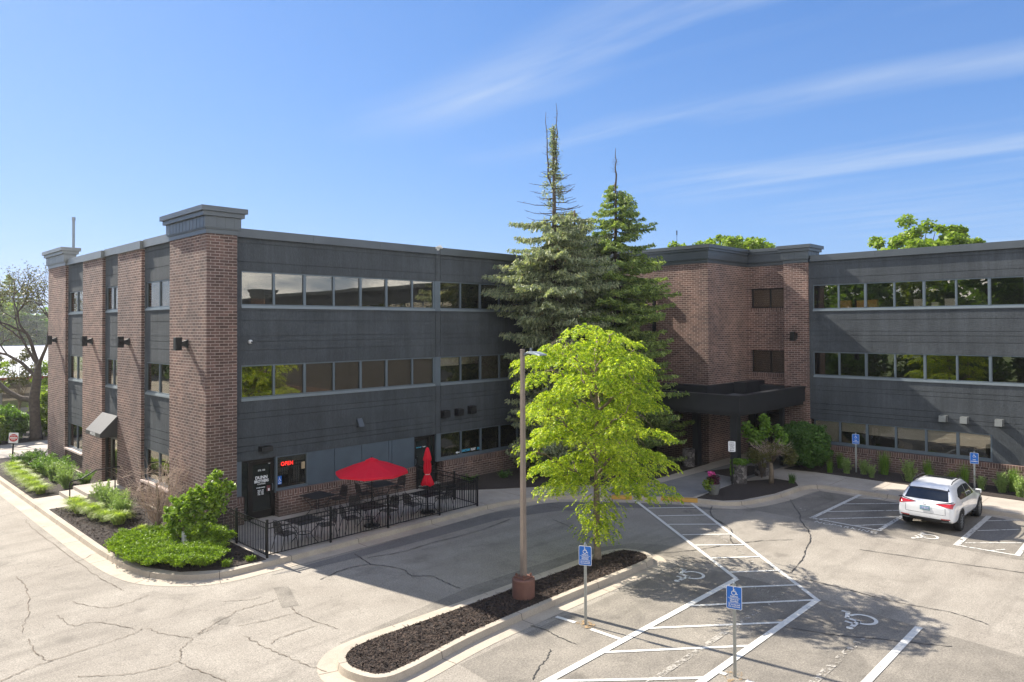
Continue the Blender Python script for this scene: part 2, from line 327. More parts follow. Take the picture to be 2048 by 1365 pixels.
# ------------------------------------------------------------------ mesh helpers
class MB:
    def __init__(s): s.v = []; s.f = []; s.mi = []; s.mats = []
    def mat(s, key):
        if key not in s.mats: s.mats.append(key)
        return s.mats.index(key)
    def add(s, vs, fs, k=None):
        o = len(s.v); s.v += [tuple(v) for v in vs]
        i = s.mat(k) if k else 0
        for f in fs: s.f.append(tuple(a + o for a in f)); s.mi.append(i)
        return s
    def box(s, x0, x1, y0, y1, z0, z1, k=None, xf=None):
        vs = [(x, y, z) for z in (z0, z1) for (x, y) in ((x0, y0), (x1, y0), (x1, y1), (x0, y1))]
        if xf: vs = [xf(*v) for v in vs]
        return s.add(vs, [(0, 3, 2, 1), (4, 5, 6, 7), (0, 1, 5, 4), (1, 2, 6, 5), (2, 3, 7, 6), (3, 0, 4, 7)], k)
    def prism(s, pts, z0, z1, k=None):
        n = len(pts)
        a = sum(pts[i][0] * pts[(i + 1) % n][1] - pts[(i + 1) % n][0] * pts[i][1] for i in range(n))
        if a < 0: pts = pts[::-1]
        vs = [(x, y, z0) for x, y in pts] + [(x, y, z1) for x, y in pts]
        return s.add(vs, [tuple(range(n))[::-1], tuple(range(n, 2 * n))] + [(i, (i + 1) % n, n + (i + 1) % n, n + i) for i in range(n)], k)
    def sheet(s, pts, z, k=None):
        n = len(pts)
        a = sum(pts[i][0] * pts[(i + 1) % n][1] - pts[(i + 1) % n][0] * pts[i][1] for i in range(n))
        if a < 0: pts = pts[::-1]
        return s.add([(x, y, z) for x, y in pts], [tuple(range(n))], k)
    def tube(s, pts, r, n=8, k=None, caps=True):
        pts = [Vector(p) for p in pts]
        rs = r if isinstance(r, (list, tuple)) else [r] * len(pts)
        o = len(s.v); i0 = s.mat(k) if k else 0
        up = None
        for i, p in enumerate(pts):
            d = (pts[min(i + 1, len(pts) - 1)] - pts[max(i - 1, 0)])
            if d.length < 1e-9: d = Vector((0, 0, 1))
            d.normalize()
            if up is None or abs(up.dot(d)) > 0.95:
                up = Vector((1, 0, 0)) if abs(d.x) < 0.8 else Vector((0, 1, 0))
            x = up.cross(d).normalized(); y = d.cross(x).normalized(); up = y.cross(d) * -1 if False else up
            for j in range(n):
                a = 2 * math.pi * (j + 0.5) / n
                q = p + (x * math.cos(a) + y * math.sin(a)) * rs[i]
                s.v.append(tuple(q))
        for i in range(len(pts) - 1):
            for j in range(n):
                s.f.append((o + i * n + j, o + i * n + (j + 1) % n, o + (i + 1) * n + (j + 1) % n, o + (i + 1) * n + j)); s.mi.append(i0)
        if caps:
            s.f.append(tuple(o + j for j in range(n))[::-1]); s.mi.append(i0)
            e = o + (len(pts) - 1) * n
            s.f.append(tuple(e + j for j in range(n))); s.mi.append(i0)
        return s
    def lathe(s, prof, cx=0, cy=0, n=24, k=None):
        o = len(s.v); i0 = s.mat(k) if k else 0
        for r, z in prof:
            for j in range(n):
                a = 2 * math.pi * j / n
                s.v.append((cx + r * math.cos(a), cy + r * math.sin(a), z))
        for i in range(len(prof) - 1):
            for j in range(n):
                s.f.append((o + i * n + j, o + i * n + (j + 1) % n, o + (i + 1) * n + (j + 1) % n, o + (i + 1) * n + j)); s.mi.append(i0)
        s.f.append(tuple(o + j for j in range(n))[::-1]); s.mi.append(i0)
        e = o + (len(prof) - 1) * n
        s.f.append(tuple(e + j for j in range(n))); s.mi.append(i0)
        return s
    def build(s, name, mat=None, parent=None, smooth=False, world=False, loc=None, bevel=0):
        me = D.meshes.new(name)
        vs = s.v
        if world and parent is not None:
            pm = parent.matrix_world.inverted() if False else None
            L = wloc(parent); vs = [(x - L[0], y - L[1], z - L[2]) for x, y, z in vs]
        me.from_pydata(vs, [], s.f)
        mats = s.mats or []
        if mats:
            for kk in mats: me.materials.append(M[kk])
            me.polygons.foreach_set('material_index', s.mi)
        elif mat: me.materials.append(M[mat] if isinstance(mat, str) else mat)
        if smooth: me.polygons.foreach_set('use_smooth', [True] * len(me.polygons))
        me.update()
        o = D.objects.new(name, me); COL.objects.link(o)
        if parent is not None: o.parent = parent
        if loc: o.location = loc
        if bevel:
            b = o.modifiers.new('bevel', 'BEVEL'); b.width = bevel; b.segments = 2; b.limit_method = 'ANGLE'
        return o
def wloc(o):
    L = Vector((0, 0, 0))
    while o is not None:
        L = L + Vector(o.location); o = o.parent
    return L
def thing(name, label, cat, loc=(0, 0, 0), rz=0, group=None):
    o = D.objects.new(name, None); COL.objects.link(o); o.location = loc; o.rotation_euler = (0, 0, rz)
    o.empty_display_size = 0.3
    o['label'] = label; o['category'] = cat
    if group: o['group'] = group
    return o
def tag(o, label, cat, group=None):
    o['label'] = label; o['category'] = cat
    if group: o['group'] = group
    return o
def struct(o): o['kind'] = 'structure'; return o
def stuff(o, label, cat): o['kind'] = 'stuff'; o['label'] = label; o['category'] = cat; return o
def dup(root, loc, rz=None, label=None, group=None, scale=None):
    def cp(o, parent):
        c = o.copy(); COL.objects.link(c)
        if parent is not None: c.parent = parent
        for ch in KIDS(o): cp(ch, c)
        return c
    r = cp(root, None); r.location = loc
    if rz is not None: r.rotation_euler = (0, 0, rz)
    if label: r['label'] = label
    if group: r['group'] = group
    if scale: r.scale = scale
    return r
def KIDS(o): return [c for c in D.objects if c.parent is o]
def text_mesh(txt, size, mat, depth=0.0, name='lettering', parent=None, loc=(0, 0, 0), rot=(0, 0, 0), align='CENTER', space=1.0, bold=0.0, sx=1.0):
    cu = D.curves.new(name, 'FONT'); cu.body = txt; cu.size = size; cu.align_x = align; cu.align_y = 'CENTER'; cu.extrude = depth
    cu.space_character = space; cu.offset = bold; cu.resolution_u = 3
    o = D.objects.new(name, cu); COL.objects.link(o)
    bpy.context.view_layer.update()
    dg = bpy.context.evaluated_depsgraph_get()
    me = D.meshes.new_from_object(o.evaluated_get(dg))
    D.objects.remove(o); D.curves.remove(cu)
    me.materials.clear(); me.materials.append(M[mat])
    if sx != 1.0: me.transform(Matrix.Diagonal((sx, 1, 1, 1)))
    o = D.objects.new(name, me); COL.objects.link(o); o.location = loc; o.rotation_euler = rot
    if parent is not None: o.parent = parent
    return o
# wall frames: local x to the right seen from outside, y into the building
def FF(x, y, z): return (x, 24.55 + y, z)
def FR(x, y, z): return (36.22 + y, -x, z)
def FS(x, y, z): return (9.99 + y, -x, z)
# ================================================================== SETTING
def catmull(pts, n=8, closed=False):
    out = []; N = len(pts)
    rng = range(N) if closed else range(N - 1)
    for i in rng:
        p = [Vector(pts[(i + k) % N] if closed else pts[min(max(i + k, 0), N - 1)]) for k in (-1, 0, 1, 2)]
        for j in range(n):
            t = j / n
            out.append(0.5 * ((2 * p[1]) + (p[2] - p[0]) * t + (2 * p[0] - 5 * p[1] + 4 * p[2] - p[3]) * t * t + (3 * p[1] - p[0] - 3 * p[2] + p[3]) * t ** 3))
    if not closed: out.append(Vector(pts[-1]))
    return out
def offset(path, d, closed=False):
    n = len(path); out = []
    for i in range(n):
        if closed: a, b = path[i - 1], path[(i + 1) % n]
        else: a, b = path[max(i - 1, 0)], path[min(i + 1, n - 1)]
        t = (b - a).normalized(); nrm = Vector((-t.y, t.x))      # left of the heading
        out.append(path[i] + nrm * d)
    return out
def strip(mb, A, B, za, zb, k=None, closed=False):
    n = len(A); o = len(mb.v); i0 = mb.mat(k) if k else 0
    for p in A: mb.v.append((p.x, p.y, za))
    for p in B: mb.v.append((p.x, p.y, zb))
    for i in range(n if closed else n - 1):
        j = (i + 1) % n
        mb.f.append((o + i, o + j, o + n + j, o + n + i)); mb.mi.append(i0)
random.seed(4)
# the ground sheet and the asphalt
g = MB(); g.sheet([(-900, -900), (1500, -900), (1500, 1500), (-900, 1500)], -0.03); struct(g.build('ground', 'grass'))
g = MB(); g.sheet([(-30, -60), (60, -60), (60, 80), (14, 50.9), (8.6, 50.75), (-30, 50.4)], 0.0); struct(g.build('parking_lot', 'asphalt'))
g = MB(); g.sheet([(-30, 57), (60, 80), (60, 135), (-30, 135)], 0.0); struct(g.build('far_parking_lot', 'asphalt'))
# darker repaving along the kerbs and in the stalls, plus one painted shadow
g = MB()
g.sheet([(9.7, 19.25), (18.6, 19.62), (21.4, 19.1), (23.5, 17.4), (24.9, 15.4), (25.0, 13.6), (24.4, 14.6), (22.6, 16.7), (20.6, 18.05), (18.5, 18.75), (15, 18.75), (12.3, 18.8), (10.9, 18.9)], 0.004, 'asphalt_dark')
g.sheet([(8.7, 13.62), (8.7, 14.05), (13, 14.5), (17.6, 14.35), (19.3, 13.6), (19.9, 12.6), (19.9, 11.2), (19.3, 10.6), (18.9, 11.3), (18.9, 12.6), (18.3, 13.6)], 0.004, 'asphalt_mid')
g.sheet([(12.4, 11.4), (18.6, 11.4), (18.9, 9.4), (18.7, 7.3), (18.4, 2.5), (10, 2.3), (9.6, 8.0), (9.9, 11.35)], 0.0045, 'asphalt_mid')
g.sheet([(25.9, 12.9), (28.4, 12.3), (30.9, 12.1), (30.9, -6), (25.9, -6)], 0.0045, 'asphalt_mid')
g.sheet([(28.53, 5.99), (31.0, 6.14), (30.95, 5.58), (30.13, 5.3), (29.64, 5.03), (28.99, 4.95), (27.58, 5.19), (27.22, 5.91)], 0.009, 'asphalt_dark')  # the car's cast shadow painted as a dark sheet
g.sheet([(9.28, 18.26), (9.63, 18.08), (9.16, 16.67), (8.78, 16.83)], 0.005, 'asphalt_mid')
g.sheet([(7.23, 17.32), (7.48, 17.42), (7.59, 17.09), (7.4, 16.85), (7.24, 16.95)], 0.005, 'asphalt_mid')
struct(g.build('asphalt_and_shadow_patches'))
# cracks
DARK = [[(10.5, 17.93), (11.46, 18.15), (12.19, 17.93), (12.59, 16.97), (12.45, 16.3), (12.82, 15.91), (12.79, 15.36), (12.74, 14.58)], [(12.47, 18.53), (12.75, 18.48), (13.55, 18.25), (14.96, 18.3), (16.53, 18.2), (18.53, 18.46)], [(12.41, 19.18), (12.19, 17.93)], [(19.6, 17.33), (19.27, 16.09), (18.66, 14.71)], [(23.73, 13.01), (22.8, 11.98), (21.93, 11.58), (21.47, 11.2)], [(18.81, 12.49), (20.05, 11.76), (21.45, 11.22), (22.46, 10.65), (23.18, 10.03)], [(28.44, 12.39), (26.45, 11.15), (25.78, 10.86), (24.11, 9.82), (22.67, 9.36), (21.38, 8.97), (20.09, 8.74)], [(19.83, 8.51), (19.87, 7.5), (19.81, 6.53), (19.82, 5.74), (20.02, 4.75), (19.82, 3.94)], [(23.63, 8.09), (24.01, 6.39), (24.35, 5.09), (24.61, 4.01), (24.8, 2.5)], [(16.37, 7.35), (16.75, 6.28), (17.12, 5.65), (17.9, 4.26)], [(12.33, 11.61), (12.39, 11.14), (12.31, 10.7), (12.31, 10.2)], [(11.73, 10.44), (11.38, 10.23), (10.92, 10.05), (10.47, 9.8)], [(25.34, 14.12), (24.5, 13.73), (23.77, 13.16), (23.3, 12.53)]]
LIGHT = [[(6.22, 31.34), (6.14, 30.13), (6.17, 25.45), (6.26, 22.34), (6.38, 21.0)], [(3.03, 17.37), (3.67, 17.64), (4.64, 17.76), (5.53, 17.84), (5.88, 18.01)], [(7.55, 16.55), (8.14, 16.37), (8.95, 16.28)], [(8.96, 16.73), (8.88, 15.9), (9.08, 14.7)], [(7.39, 15.92), (7.44, 15.11), (7.54, 14.3), (7.77, 13.09)], [(6.5, 16.58), (6.11, 16.25), (5.84, 15.72), (5.01, 15.83), (4.16, 16.5)], [(5.84, 15.72), (6.03, 14.78), (6.2, 14.11)], [(5.2, 21.11), (5.63, 20.09), (6.15, 19.96), (6.75, 20.17)], [(7.22, 16.9), (6.69, 16.77), (6.91, 16.94), (7.68, 17.29), (7.96, 17.45), (8.61, 17.41), (8.96, 17.45)], [(7.9, 18.31), (8.53, 17.9), (8.74, 17.94)], [(5.52, 24.54), (6.14, 24.56), (6.82, 25.02), (7.5, 25.04)], [(3.9, 19.27), (3.85, 18.23), (3.97, 17.65)], [(5.99, 17.9), (6.14, 17.34), (6.52, 16.63)], [(7.61, 15.06), (7.91, 15.25), (8.82, 15.24)], [(4.72, 20.35), (4.79, 19.42), (5.24, 19.23), (5.74, 18.16)], [(4.65, 24.41), (4.57, 22.79), (4.27, 21.11), (3.85, 19.84)]]
M['crack'] = simple('open_crack', (0.15, 0.12, 0.09), 0.9, 0, 0.3, 5.0, obj=False)
def crackmesh(lines, wd, z, k, jit):
    mb = MB()
    for L in lines:
        p = catmull([Vector(q) for q in L], 10)
        p = [q + Vector((random.uniform(-jit, jit), random.uniform(-jit, jit))) for q in p]
        ws = [wd * random.uniform(0.35, 1.3) for _ in p]
        a = [p[i] + offset(p, 1)[i] * 0 for i in range(len(p))]
        L1 = offset(p, 1.0); A = [p[i] + (L1[i] - p[i]).normalized() * ws[i] for i in range(len(p))]; B = [p[i] - (L1[i] - p[i]).normalized() * ws[i] for i in range(len(p))]
        strip(mb, B, A, z, z, k)
    return mb
struct(crackmesh(DARK, 0.015, 0.013, 'sealant', 0.02).build('sealed_cracks'))
struct(crackmesh(LIGHT, 0.010, 0.0135, 'crack', 0.035).build('open_cracks'))
# kerbs
kp = catmull([Vector(p) for p in [(6.88, 60), (6.87, 47), (6.87, 34), (6.87, 28), (6.9, 24.5), (7.12, 21.95), (7.75, 20.72), (8.6, 20.1), (9.7, 20.0), (12, 20.0), (15, 20.03), (17.2, 20.1), (18.8, 20.15), (20.3, 19.95), (21.95, 19.3), (23.4, 17.8), (24.6, 16.2), (25.35, 14.95), (25.7, 13.95), (26.4, 13.3), (28.3, 12.85), (30.3, 12.75), (31.1, 12.45), (31.32, 11.6), (31.35, 9), (31.35, 0), (31.35, -30)]], 8)
def kerb(path, closed=False, h=0.15, gut=0.5, name='kerb', topw=0.16, yellow=None):
    mb = MB(); strip(mb, path, offset(path, topw, closed), h, h, closed=closed)
    face = offset(path, -0.03, closed); strip(mb, face, path, 0.006, h, closed=closed)
    o = mb.build(name, 'concrete'); struct(o)
    if gut:
        mb = MB(); strip(mb, offset(path, -gut, closed), offset(path, -0.03, closed), 0.0065, 0.007, closed=closed)
        struct(mb.build('gutter', 'concrete'))
kerb(kp)
isl = catmull([Vector(p) for p in [(8.0, 12.3), (8.25, 11.82), (8.9, 11.72), (11, 11.95), (14, 12.0), (17.4, 11.95), (18.15, 12.1), (18.42, 12.55), (18.3, 13.1), (17.7, 13.38), (15, 13.42), (11, 13.5), (9.0, 13.55), (8.3, 13.35), (7.98, 12.85)]], 8, True)
kerb(isl, True, gut=0.42)
g = MB(); g.prism([(p.x, p.y) for p in offset(isl, 0.15, True)], 0.01, 0.135); struct(g.build('island_mulch_bed', 'mulch'))
g = MB()
def kjoints(path, step, gut, closed=False):
    acc = 0.0; o1 = offset(path, -gut, closed); o2 = offset(path, 0.165, closed); k_ = offset(path, -0.034, closed)
    for i in range(1, len(path)):
        acc += (path[i] - path[i - 1]).length
        if acc > step:
            acc = random.uniform(-0.8, 0.3); t = (path[i] - path[i - 1]).normalized() * 0.008; a, b, c = o1[i], path[i], o2[i]; e = k_[i]
            g.add([(a.x - t.x, a.y - t.y, 0.0085), (a.x + t.x, a.y + t.y, 0.0085), (e.x + t.x, e.y + t.y, 0.0085), (e.x - t.x, e.y - t.y, 0.0085)], [(0, 1, 2, 3)])
            g.add([(e.x - t.x, e.y - t.y, 0.005), (e.x + t.x, e.y + t.y, 0.005), (b.x + t.x, b.y + t.y, 0.1515), (b.x - t.x, b.y - t.y, 0.1515), (c.x + t.x, c.y + t.y, 0.1515), (c.x - t.x, c.y - t.y, 0.1515)], [(0, 1, 2, 3), (3, 2, 4, 5)])
kjoints(kp, 2.2, 0.49); kjoints(isl, 1.9, 0.41, True)
M['joint'] = simple('kerb_joint_dirt', (0.07, 0.06, 0.05), 0.9, 0, 0.2, 5.0, obj=False)
struct(g.build('kerb_joints', 'joint'))
# sidewalk / apron slab everything inside the kerb
ins = offset(kp, 0.15)
g = MB(); g.prism([(p.x, p.y) for p in ins] + [(60, -30), (60, 60)], 0.005, 0.149); struct(g.build('sidewalk', 'walk'))
# sidewalk joints
g = MB()
for x in (12.3, 14.6, 16.9, 19.1, 21.0): g.box(x - 0.006, x + 0.006, 20.25, 24.3 if x < 18 else 21.3, 0.149, 0.1515)
for y in (10.2, 8.4, 6.6, 4.8, 12.0, 3.0): g.box(31.5, 33.6, y - 0.006, y + 0.006, 0.149, 0.1515)
g.box(10.2, 18.7, 22.3, 22.312, 0.149, 0.1515)
struct(g.build('sidewalk_joints', 'crack'))
# yellow kerb ends at the ramp
g = MB()
for a, b in (((23.55, 17.62), (24.05, 16.98)), ((24.72, 16.05), (25.42, 14.8))):
    p = [Vector(a).lerp(Vector(b), t / 6) for t in range(7)]
    strip(g, offset(p, -0.045), offset(p, -0.012), 0.02, 0.155); strip(g, offset(p, -0.012), offset(p, 0.17), 0.155, 0.155)
struct(g.build('yellow_kerb_marking', 'yellow_paint'))
# entry path of grey aggregate
g = MB(); g.sheet([(24.6, 16.5), (25.6, 15.12), (29.2, 15.12), (31.6, 15.12), (36, 15.2), (36, 17.35), (31, 17.4), (27.0, 17.5), (25.2, 18.4), (24.2, 18.4), (23.8, 17.75)], 0.154); struct(g.build('entry_path', 'path'))
# planting beds
def bed(pts, z=0.175, mound=0.0, smooth=True, name='planting_bed'):
    p = catmull([Vector(q) for q in pts], 4, True) if smooth else [Vector(q) for q in pts]
    g = MB(); g.prism([(q.x, q.y) for q in p], 0.14, z); struct(g.build(name, 'mulch'))
bed([(7.08, 46), (7.05, 40), (7.05, 34.25), (8.1, 34.25), (9.85, 34.5), (9.85, 46)], smooth=False)
bed([(7.05, 31.7), (7.05, 24.5), (7.3, 22.1), (7.85, 20.95), (8.7, 20.3), (10.03, 20.2), (10.03, 24.1), (9.85, 24.1), (9.85, 31.7)], smooth=False)
bed([(18.95, 24.4), (19.2, 23.6), (20.1, 22.7), (21.2, 21.85), (23.2, 20.5), (25.4, 18.75), (26.4, 18.05), (32.4, 18.2), (32.4, 24.4)], smooth=False)
bed([(25.55, 14.9), (25.9, 13.95), (26.5, 13.48), (28.4, 13.02), (30.5, 12.93), (31.1, 13.3), (31.1, 14.2), (29.6, 15.0), (28.6, 15.05), (27, 15.0)], smooth=False)
bed([(33.85, 13.6), (33.85, -30), (36.1, -30), (36.1, 14.7), (33.6, 14.9)], smooth=False)
bed([(30.1, 15.4), (33, 15.4), (33.2, 16.4), (30.4, 17.3)], z=0.17, smooth=False)
bed([(-30, 51.1), (8.8, 51.3), (14, 51.8), (44, 66), (44, 70), (10, 57), (-30, 55)], z=0.17, smooth=False, name='far_planting_strip')
kerb([Vector(p) for p in [(50, 68.2), (14, 51.4), (11.4, 51.25), (8.8, 50.95), (-30, 50.6)]], gut=0, topw=-0.0 + 0.18)
# painted lines
g = MB(); gw = MB(); gg = MB()
def line(mb, a, b, w=0.1, z=0.0165):
    a = Vector(a); b = Vector(b); t = (b - a).normalized(); n = Vector((-t.y, t.x)) * w / 2
    m = max(1, int((b - a).length / 2))
    mb.sheet([tuple(a + n), tuple(a - n), tuple(b - n), tuple(b + n)], z)
line(g, (24.1, 16.9), (18.55, 9.62), 0.12); line(g, (25.2, 14.95), (18.55, 7.4), 0.12)
line(g, (18.6, 7.4), (8.6, 7.33), 0.16, 0.0175); line(g, (18.55, 9.6), (8.9, 9.54), 0.16, 0.0175)
for a, b in [((23.36, 15.75), (24.69, 14.5)), ((22.66, 14.83), (24.01, 13.6)), ((21.94, 13.95), (23.2, 12.66)), ((21.18, 12.92), (22.4, 11.75)), ((20.46, 12.01), (21.63, 10.88)), ((19.61, 11.05), (20.83, 10.0)), ((18.85, 10.05), (20.0, 9.08)), ((17.65, 9.55), (19.23, 8.22)), ((15.93, 9.56), (18.5, 7.45)), ((14.1, 9.54), (16.64, 7.39)), ((12.39, 9.54), (14.9, 7.4)), ((10.66, 9.52), (12.99, 7.32)), ((8.9, 9.5), (11.2, 7.32))]:
    line(g, a, b, 0.09, 0.0155)
line(g, (18.53, 5.05), (8.2, 4.99), 0.16)
line(g, (13.12, 11.5), (13.18, 10.95), 0.11); line(g, (13.14, 10.45), (13.18, 9.65), 0.11); line(g, (13.33, 7.33), (13.33, 7.15), 0.11); line(g, (13.38, 6.75), (13.4, 5.1), 0.11)
line(gw, (31.2, 10.64), (26.2, 10.64), 0.15); line(gw, (31.0, 8.36), (26.25, 8.36), 0.15); line(gw, (26.25, 10.7), (26.25, 8.3), 0.11, 0.0175)
for a, b in [((30.49, 10.6), (31.12, 9.81)), ((29.17, 10.57), (30.81, 8.97)), ((27.56, 10.57), (29.64, 8.66)), ((26.23, 10.46), (28.58, 8.42)), ((26.24, 9.21), (27.28, 8.38))]: line(gw, a, b, 0.09, 0.0155)
line(gw, (31.0, 6.08), (26.15, 6.04), 0.17); line(gw, (31.0, 4.5), (26.25, 4.45), 0.15); line(gw, (26.2, 6.05), (26.3, 4.4), 0.1, 0.0175)
for a, b in [((30.11, 6.04), (31.1, 5.18)), ((28.52, 5.94), (29.69, 4.94)), ((26.66, 5.9), (27.9, 4.6)), ((26.23, 5.17), (26.75, 4.84))]: line(gw, a, b, 0.07, 0.0155)
line(gg, (25.15, 15.7), (21.45, 11.4), 0.09, 0.0145); line(gg, (21.45, 11.33), (19.88, 9.64), 0.1, 0.0145); line(gg, (18.6, 8.2), (10, 8.05), 0.14, 0.0145); line(gg, (17.1, 5.8), (12, 5.75), 0.16, 0.0145)
line(gg, (16.6, 3.2), (11, 3.15), 0.14, 0.0145)
struct(g.build('parking_lines', 'line')); struct(gw.build('worn_parking_lines', 'line_worn')); struct(gg.build('old_parking_lines', 'line_ghost'))
# wheelchair symbol, drawn in a 1 x 1 square facing +y
def wheelchair(mb, xf, k=None):
    def arc(cx, cy, r, w, a0, a1, n=20):
        for i in range(n):
            t0 = rad(a0 + (a1 - a0) * i / n); t1 = rad(a0 + (a1 - a0) * (i + 1) / n)
            q = [(cx + (r + s * w / 2) * math.cos(t), cy + (r + s * w / 2) * math.sin(t)) for t, s in ((t0, -1), (t0, 1), (t1, 1), (t1, -1))]
            mb.add([xf(*p) for p in q], [(0, 1, 2, 3)], k)
    def seg(a, b, w):
        a = Vector(a); b = Vector(b); n = (b - a).normalized(); n = Vector((-n.y, n.x)) * w / 2
        mb.add([xf(*p) for p in (a + n, a - n, b - n, b + n)], [(0, 1, 2, 3)], k)
    arc(0.42, 0.30, 0.25, 0.075, 95, 365)                 # wheel
    arc(0.40, 0.92, 0.035, 0.07, 0, 360, 12)                # head
    seg((0.40, 0.82), (0.43, 0.45), 0.10)                 # back
    seg((0.41, 0.66), (0.62, 0.66), 0.07)                 # arm
    seg((0.39, 0.47), (0.68, 0.47), 0.09)                 # thigh
    seg((0.66, 0.49), (0.80, 0.14), 0.09)                 # shin
    seg((0.77, 0.14), (0.92, 0.18), 0.07)                 # foot
def ground_symbol(cx, cy, s, up, mat, z=0.0165):
    mb = MB(); u = Vector(up).normalized(); r = Vector((u.y, -u.x))
    wheelchair(mb, lambda x, y: tuple((Vector((cx, cy)) + r * (x - 0.5) * s + u * (y - 0.5) * s)) + (z,))
    struct(mb.build('painted_wheelchair_symbol', mat))
ground_symbol(17.75, 10.75, 1.15, (-1, 0.15), 'line')
ground_symbol(17.85, 6.25, 1.15, (-1, 0.1), 'line')
ground_symbol(26.5, 7.1, 1.0, (-0.9, 0.6), 'line_worn')
ground_symbol(27.2, 11.3, 0.9, (-1, 0), 'line_ghost')
for tx, x, y in (('NO', 25.86, 10.1), ('PARKING', 25.88, 9.05)):
    struct(text_mesh(tx, 0.34, 'line', 0.0, 'painted_lettering', loc=(x, y, 0.0165), rot=(0, 0, rad(-90)), space=1.12))
for tx, x, y in (('NO', 18.2, 8.75), ('PARKING', 17.9, 7.9)):
    struct(text_mesh(tx, 0.3, 'line_ghost', 0.0, 'painted_lettering', loc=(x, y, 0.0185), rot=(0, 0, rad(-90)), space=1.12))
# mulch chips on the near beds (loose stuff, nobody could count it)
M['chip'] = leafmat('mulch_chip', (0.012, 0.009, 0.008), (0.115, 0.08, 0.06), 0.0, 0.9)
def inpoly(x, y, P):
    c = False; n = len(P); j = n - 1
    for i in range(n):
        if (P[i][1] > y) != (P[j][1] > y) and x < (P[j][0] - P[i][0]) * (y - P[i][1]) / (P[j][1] - P[i][1]) + P[i][0]: c = not c
        j = i
    return c
def quads(name, C, A, B, mat, parent=None):
    """numpy quads: centre C, half-axes A and B"""
    n = len(C); V = np.empty((n, 4, 3)); V[:, 0] = C - A - B; V[:, 1] = C + A - B; V[:, 2] = C + A + B; V[:, 3] = C - A + B
    me = D.meshes.new(name); me.vertices.add(4 * n); me.vertices.foreach_set('co', V.reshape(-1).astype(np.float32))
    me.loops.add(4 * n); me.loops.foreach_set('vertex_index', np.arange(4 * n, dtype=np.int32))
    me.polygons.add(n); me.polygons.foreach_set('loop_start', np.arange(0, 4 * n, 4, dtype=np.int32))
    me.polygons.foreach_set('loop_total', np.full(n, 4, dtype=np.int32))
    me.update(calc_edges=True); me.validate()
    me.materials.append(M[mat]); o = D.objects.new(name, me); COL.objects.link(o)
    if parent is not None: o.parent = parent
    return o
rs = np.random.RandomState(5)
def chips(P, n, z, label, smax=0.05):
    xs = [p[0] for p in P]; ys = [p[1] for p in P]; C = []
    while len(C) < n:
        x = rs.uniform(min(xs), max(xs)); y = rs.uniform(min(ys), max(ys))
        if inpoly(x, y, P): C.append((x, y, z + abs(rs.normal(0, 0.012))))
    C = np.array(C); a = rs.uniform(0, 6.28, n); t = rs.normal(0, 0.35, n); L = rs.uniform(0.015, smax, n); W = rs.uniform(0.004, 0.012, n)
    A = np.stack([np.cos(a) * np.cos(t), np.sin(a) * np.cos(t), np.sin(t)], 1) * L[:, None]
    t2 = rs.normal(0, 0.6, n); B = np.stack([-np.sin(a) * np.cos(t2), np.cos(a) * np.cos(t2), np.sin(t2)], 1) * W[:, None]
    stuff(quads('mulch_chips', C, A, B, 'chip'), label, 'mulch')
chips([(p.x, p.y) for p in offset(isl, 0.15, True)], 11000, 0.142, 'shredded bark chips covering the kerbed island under the light pole')
chips([(7.1, 31.6), (7.05, 24.5), (7.3, 22.2), (7.85, 21.05), (8.7, 20.4), (10.0, 20.3), (10.0, 24.0), (9.8, 31.6)], 9000, 0.182, 'shredded bark chips in the corner bed beside the brick tower')

# ================================================================== BUILDING
B = thing('office_building', 'three storey brick and charcoal stucco office building with ribbon windows around a parking lot', 'building', (9.99, 24.55, 0))
BL = Vector((9.99, 24.55, 0))
def part(mb, name, mat=None, parent=B, **kw):
    return mb.build(name, mat, parent, world=True, **kw)
BANDS = [(2.32, 4.42, [2.64, 2.83, 3.12, 3.79, 4.0]), (5.70, 7.72, [6.22, 6.52, 6.72, 7.27, 7.63]), (9.05, 10.24, [9.36, 10.03])]
GAP = 0.018
def bands(mb, xf, x0, x1, th=0.25, only=None, splits=()):
    xs = [x0] + list(splits) + [x1]
    for bi, (z0, z1, js) in enumerate(BANDS):
        if only is not None and bi not in only: continue
        mb.box(x0, x1, 0.03, th, z0, z1, 'panel', xf)                 # backing behind the reveals
        zz = [z0] + js + [z1]
        for a in range(len(xs) - 1):
            for i in range(len(zz) - 1):
                za = zz[i] + (GAP if i else 0)
                mb.box(xs[a] + (GAP if a else 0), xs[a + 1], 0, 0.03, za, zz[i + 1], 'panel', xf)
# --- wall panels
for k_ in range(3):
    mb = MB(); bands(mb, FF, 11.03, 32.5, splits=(20.05, 20.34), only=(k_,)); part(mb, 'stucco_wall')
for k_ in range(3):
    mb = MB(); bands(mb, FR, -14.7, 30.0, only=(k_,)); part(mb, 'stucco_wall')
for x0, x1 in ((-41.4, -38.4), (-35.4, -33.3), (-30.4, -27.4)):
    for k_ in range(3):
        mb = MB(); bands(mb, FS, x0, x1, only=(k_,)); part(mb, 'stucco_wall')
# returns beside the windows on the ground level panels (right wing past the last window)
mb = MB(); mb.box(-6.95, 30, 0.0, 0.2, 1.12, 2.32, None, FR); part(mb, 'spandrel_panel', 'panel')
mb = MB(); 
for a, b in ((13.86, 15.0), (15.02, 16.25), (16.27, 17.55), (17.57, 17.72), (17.74, 18.9)): mb.box(a, b, 0.02, 0.2, 1.05, 2.32, None, FF)
part(mb, 'spandrel_panel', 'spandrel')
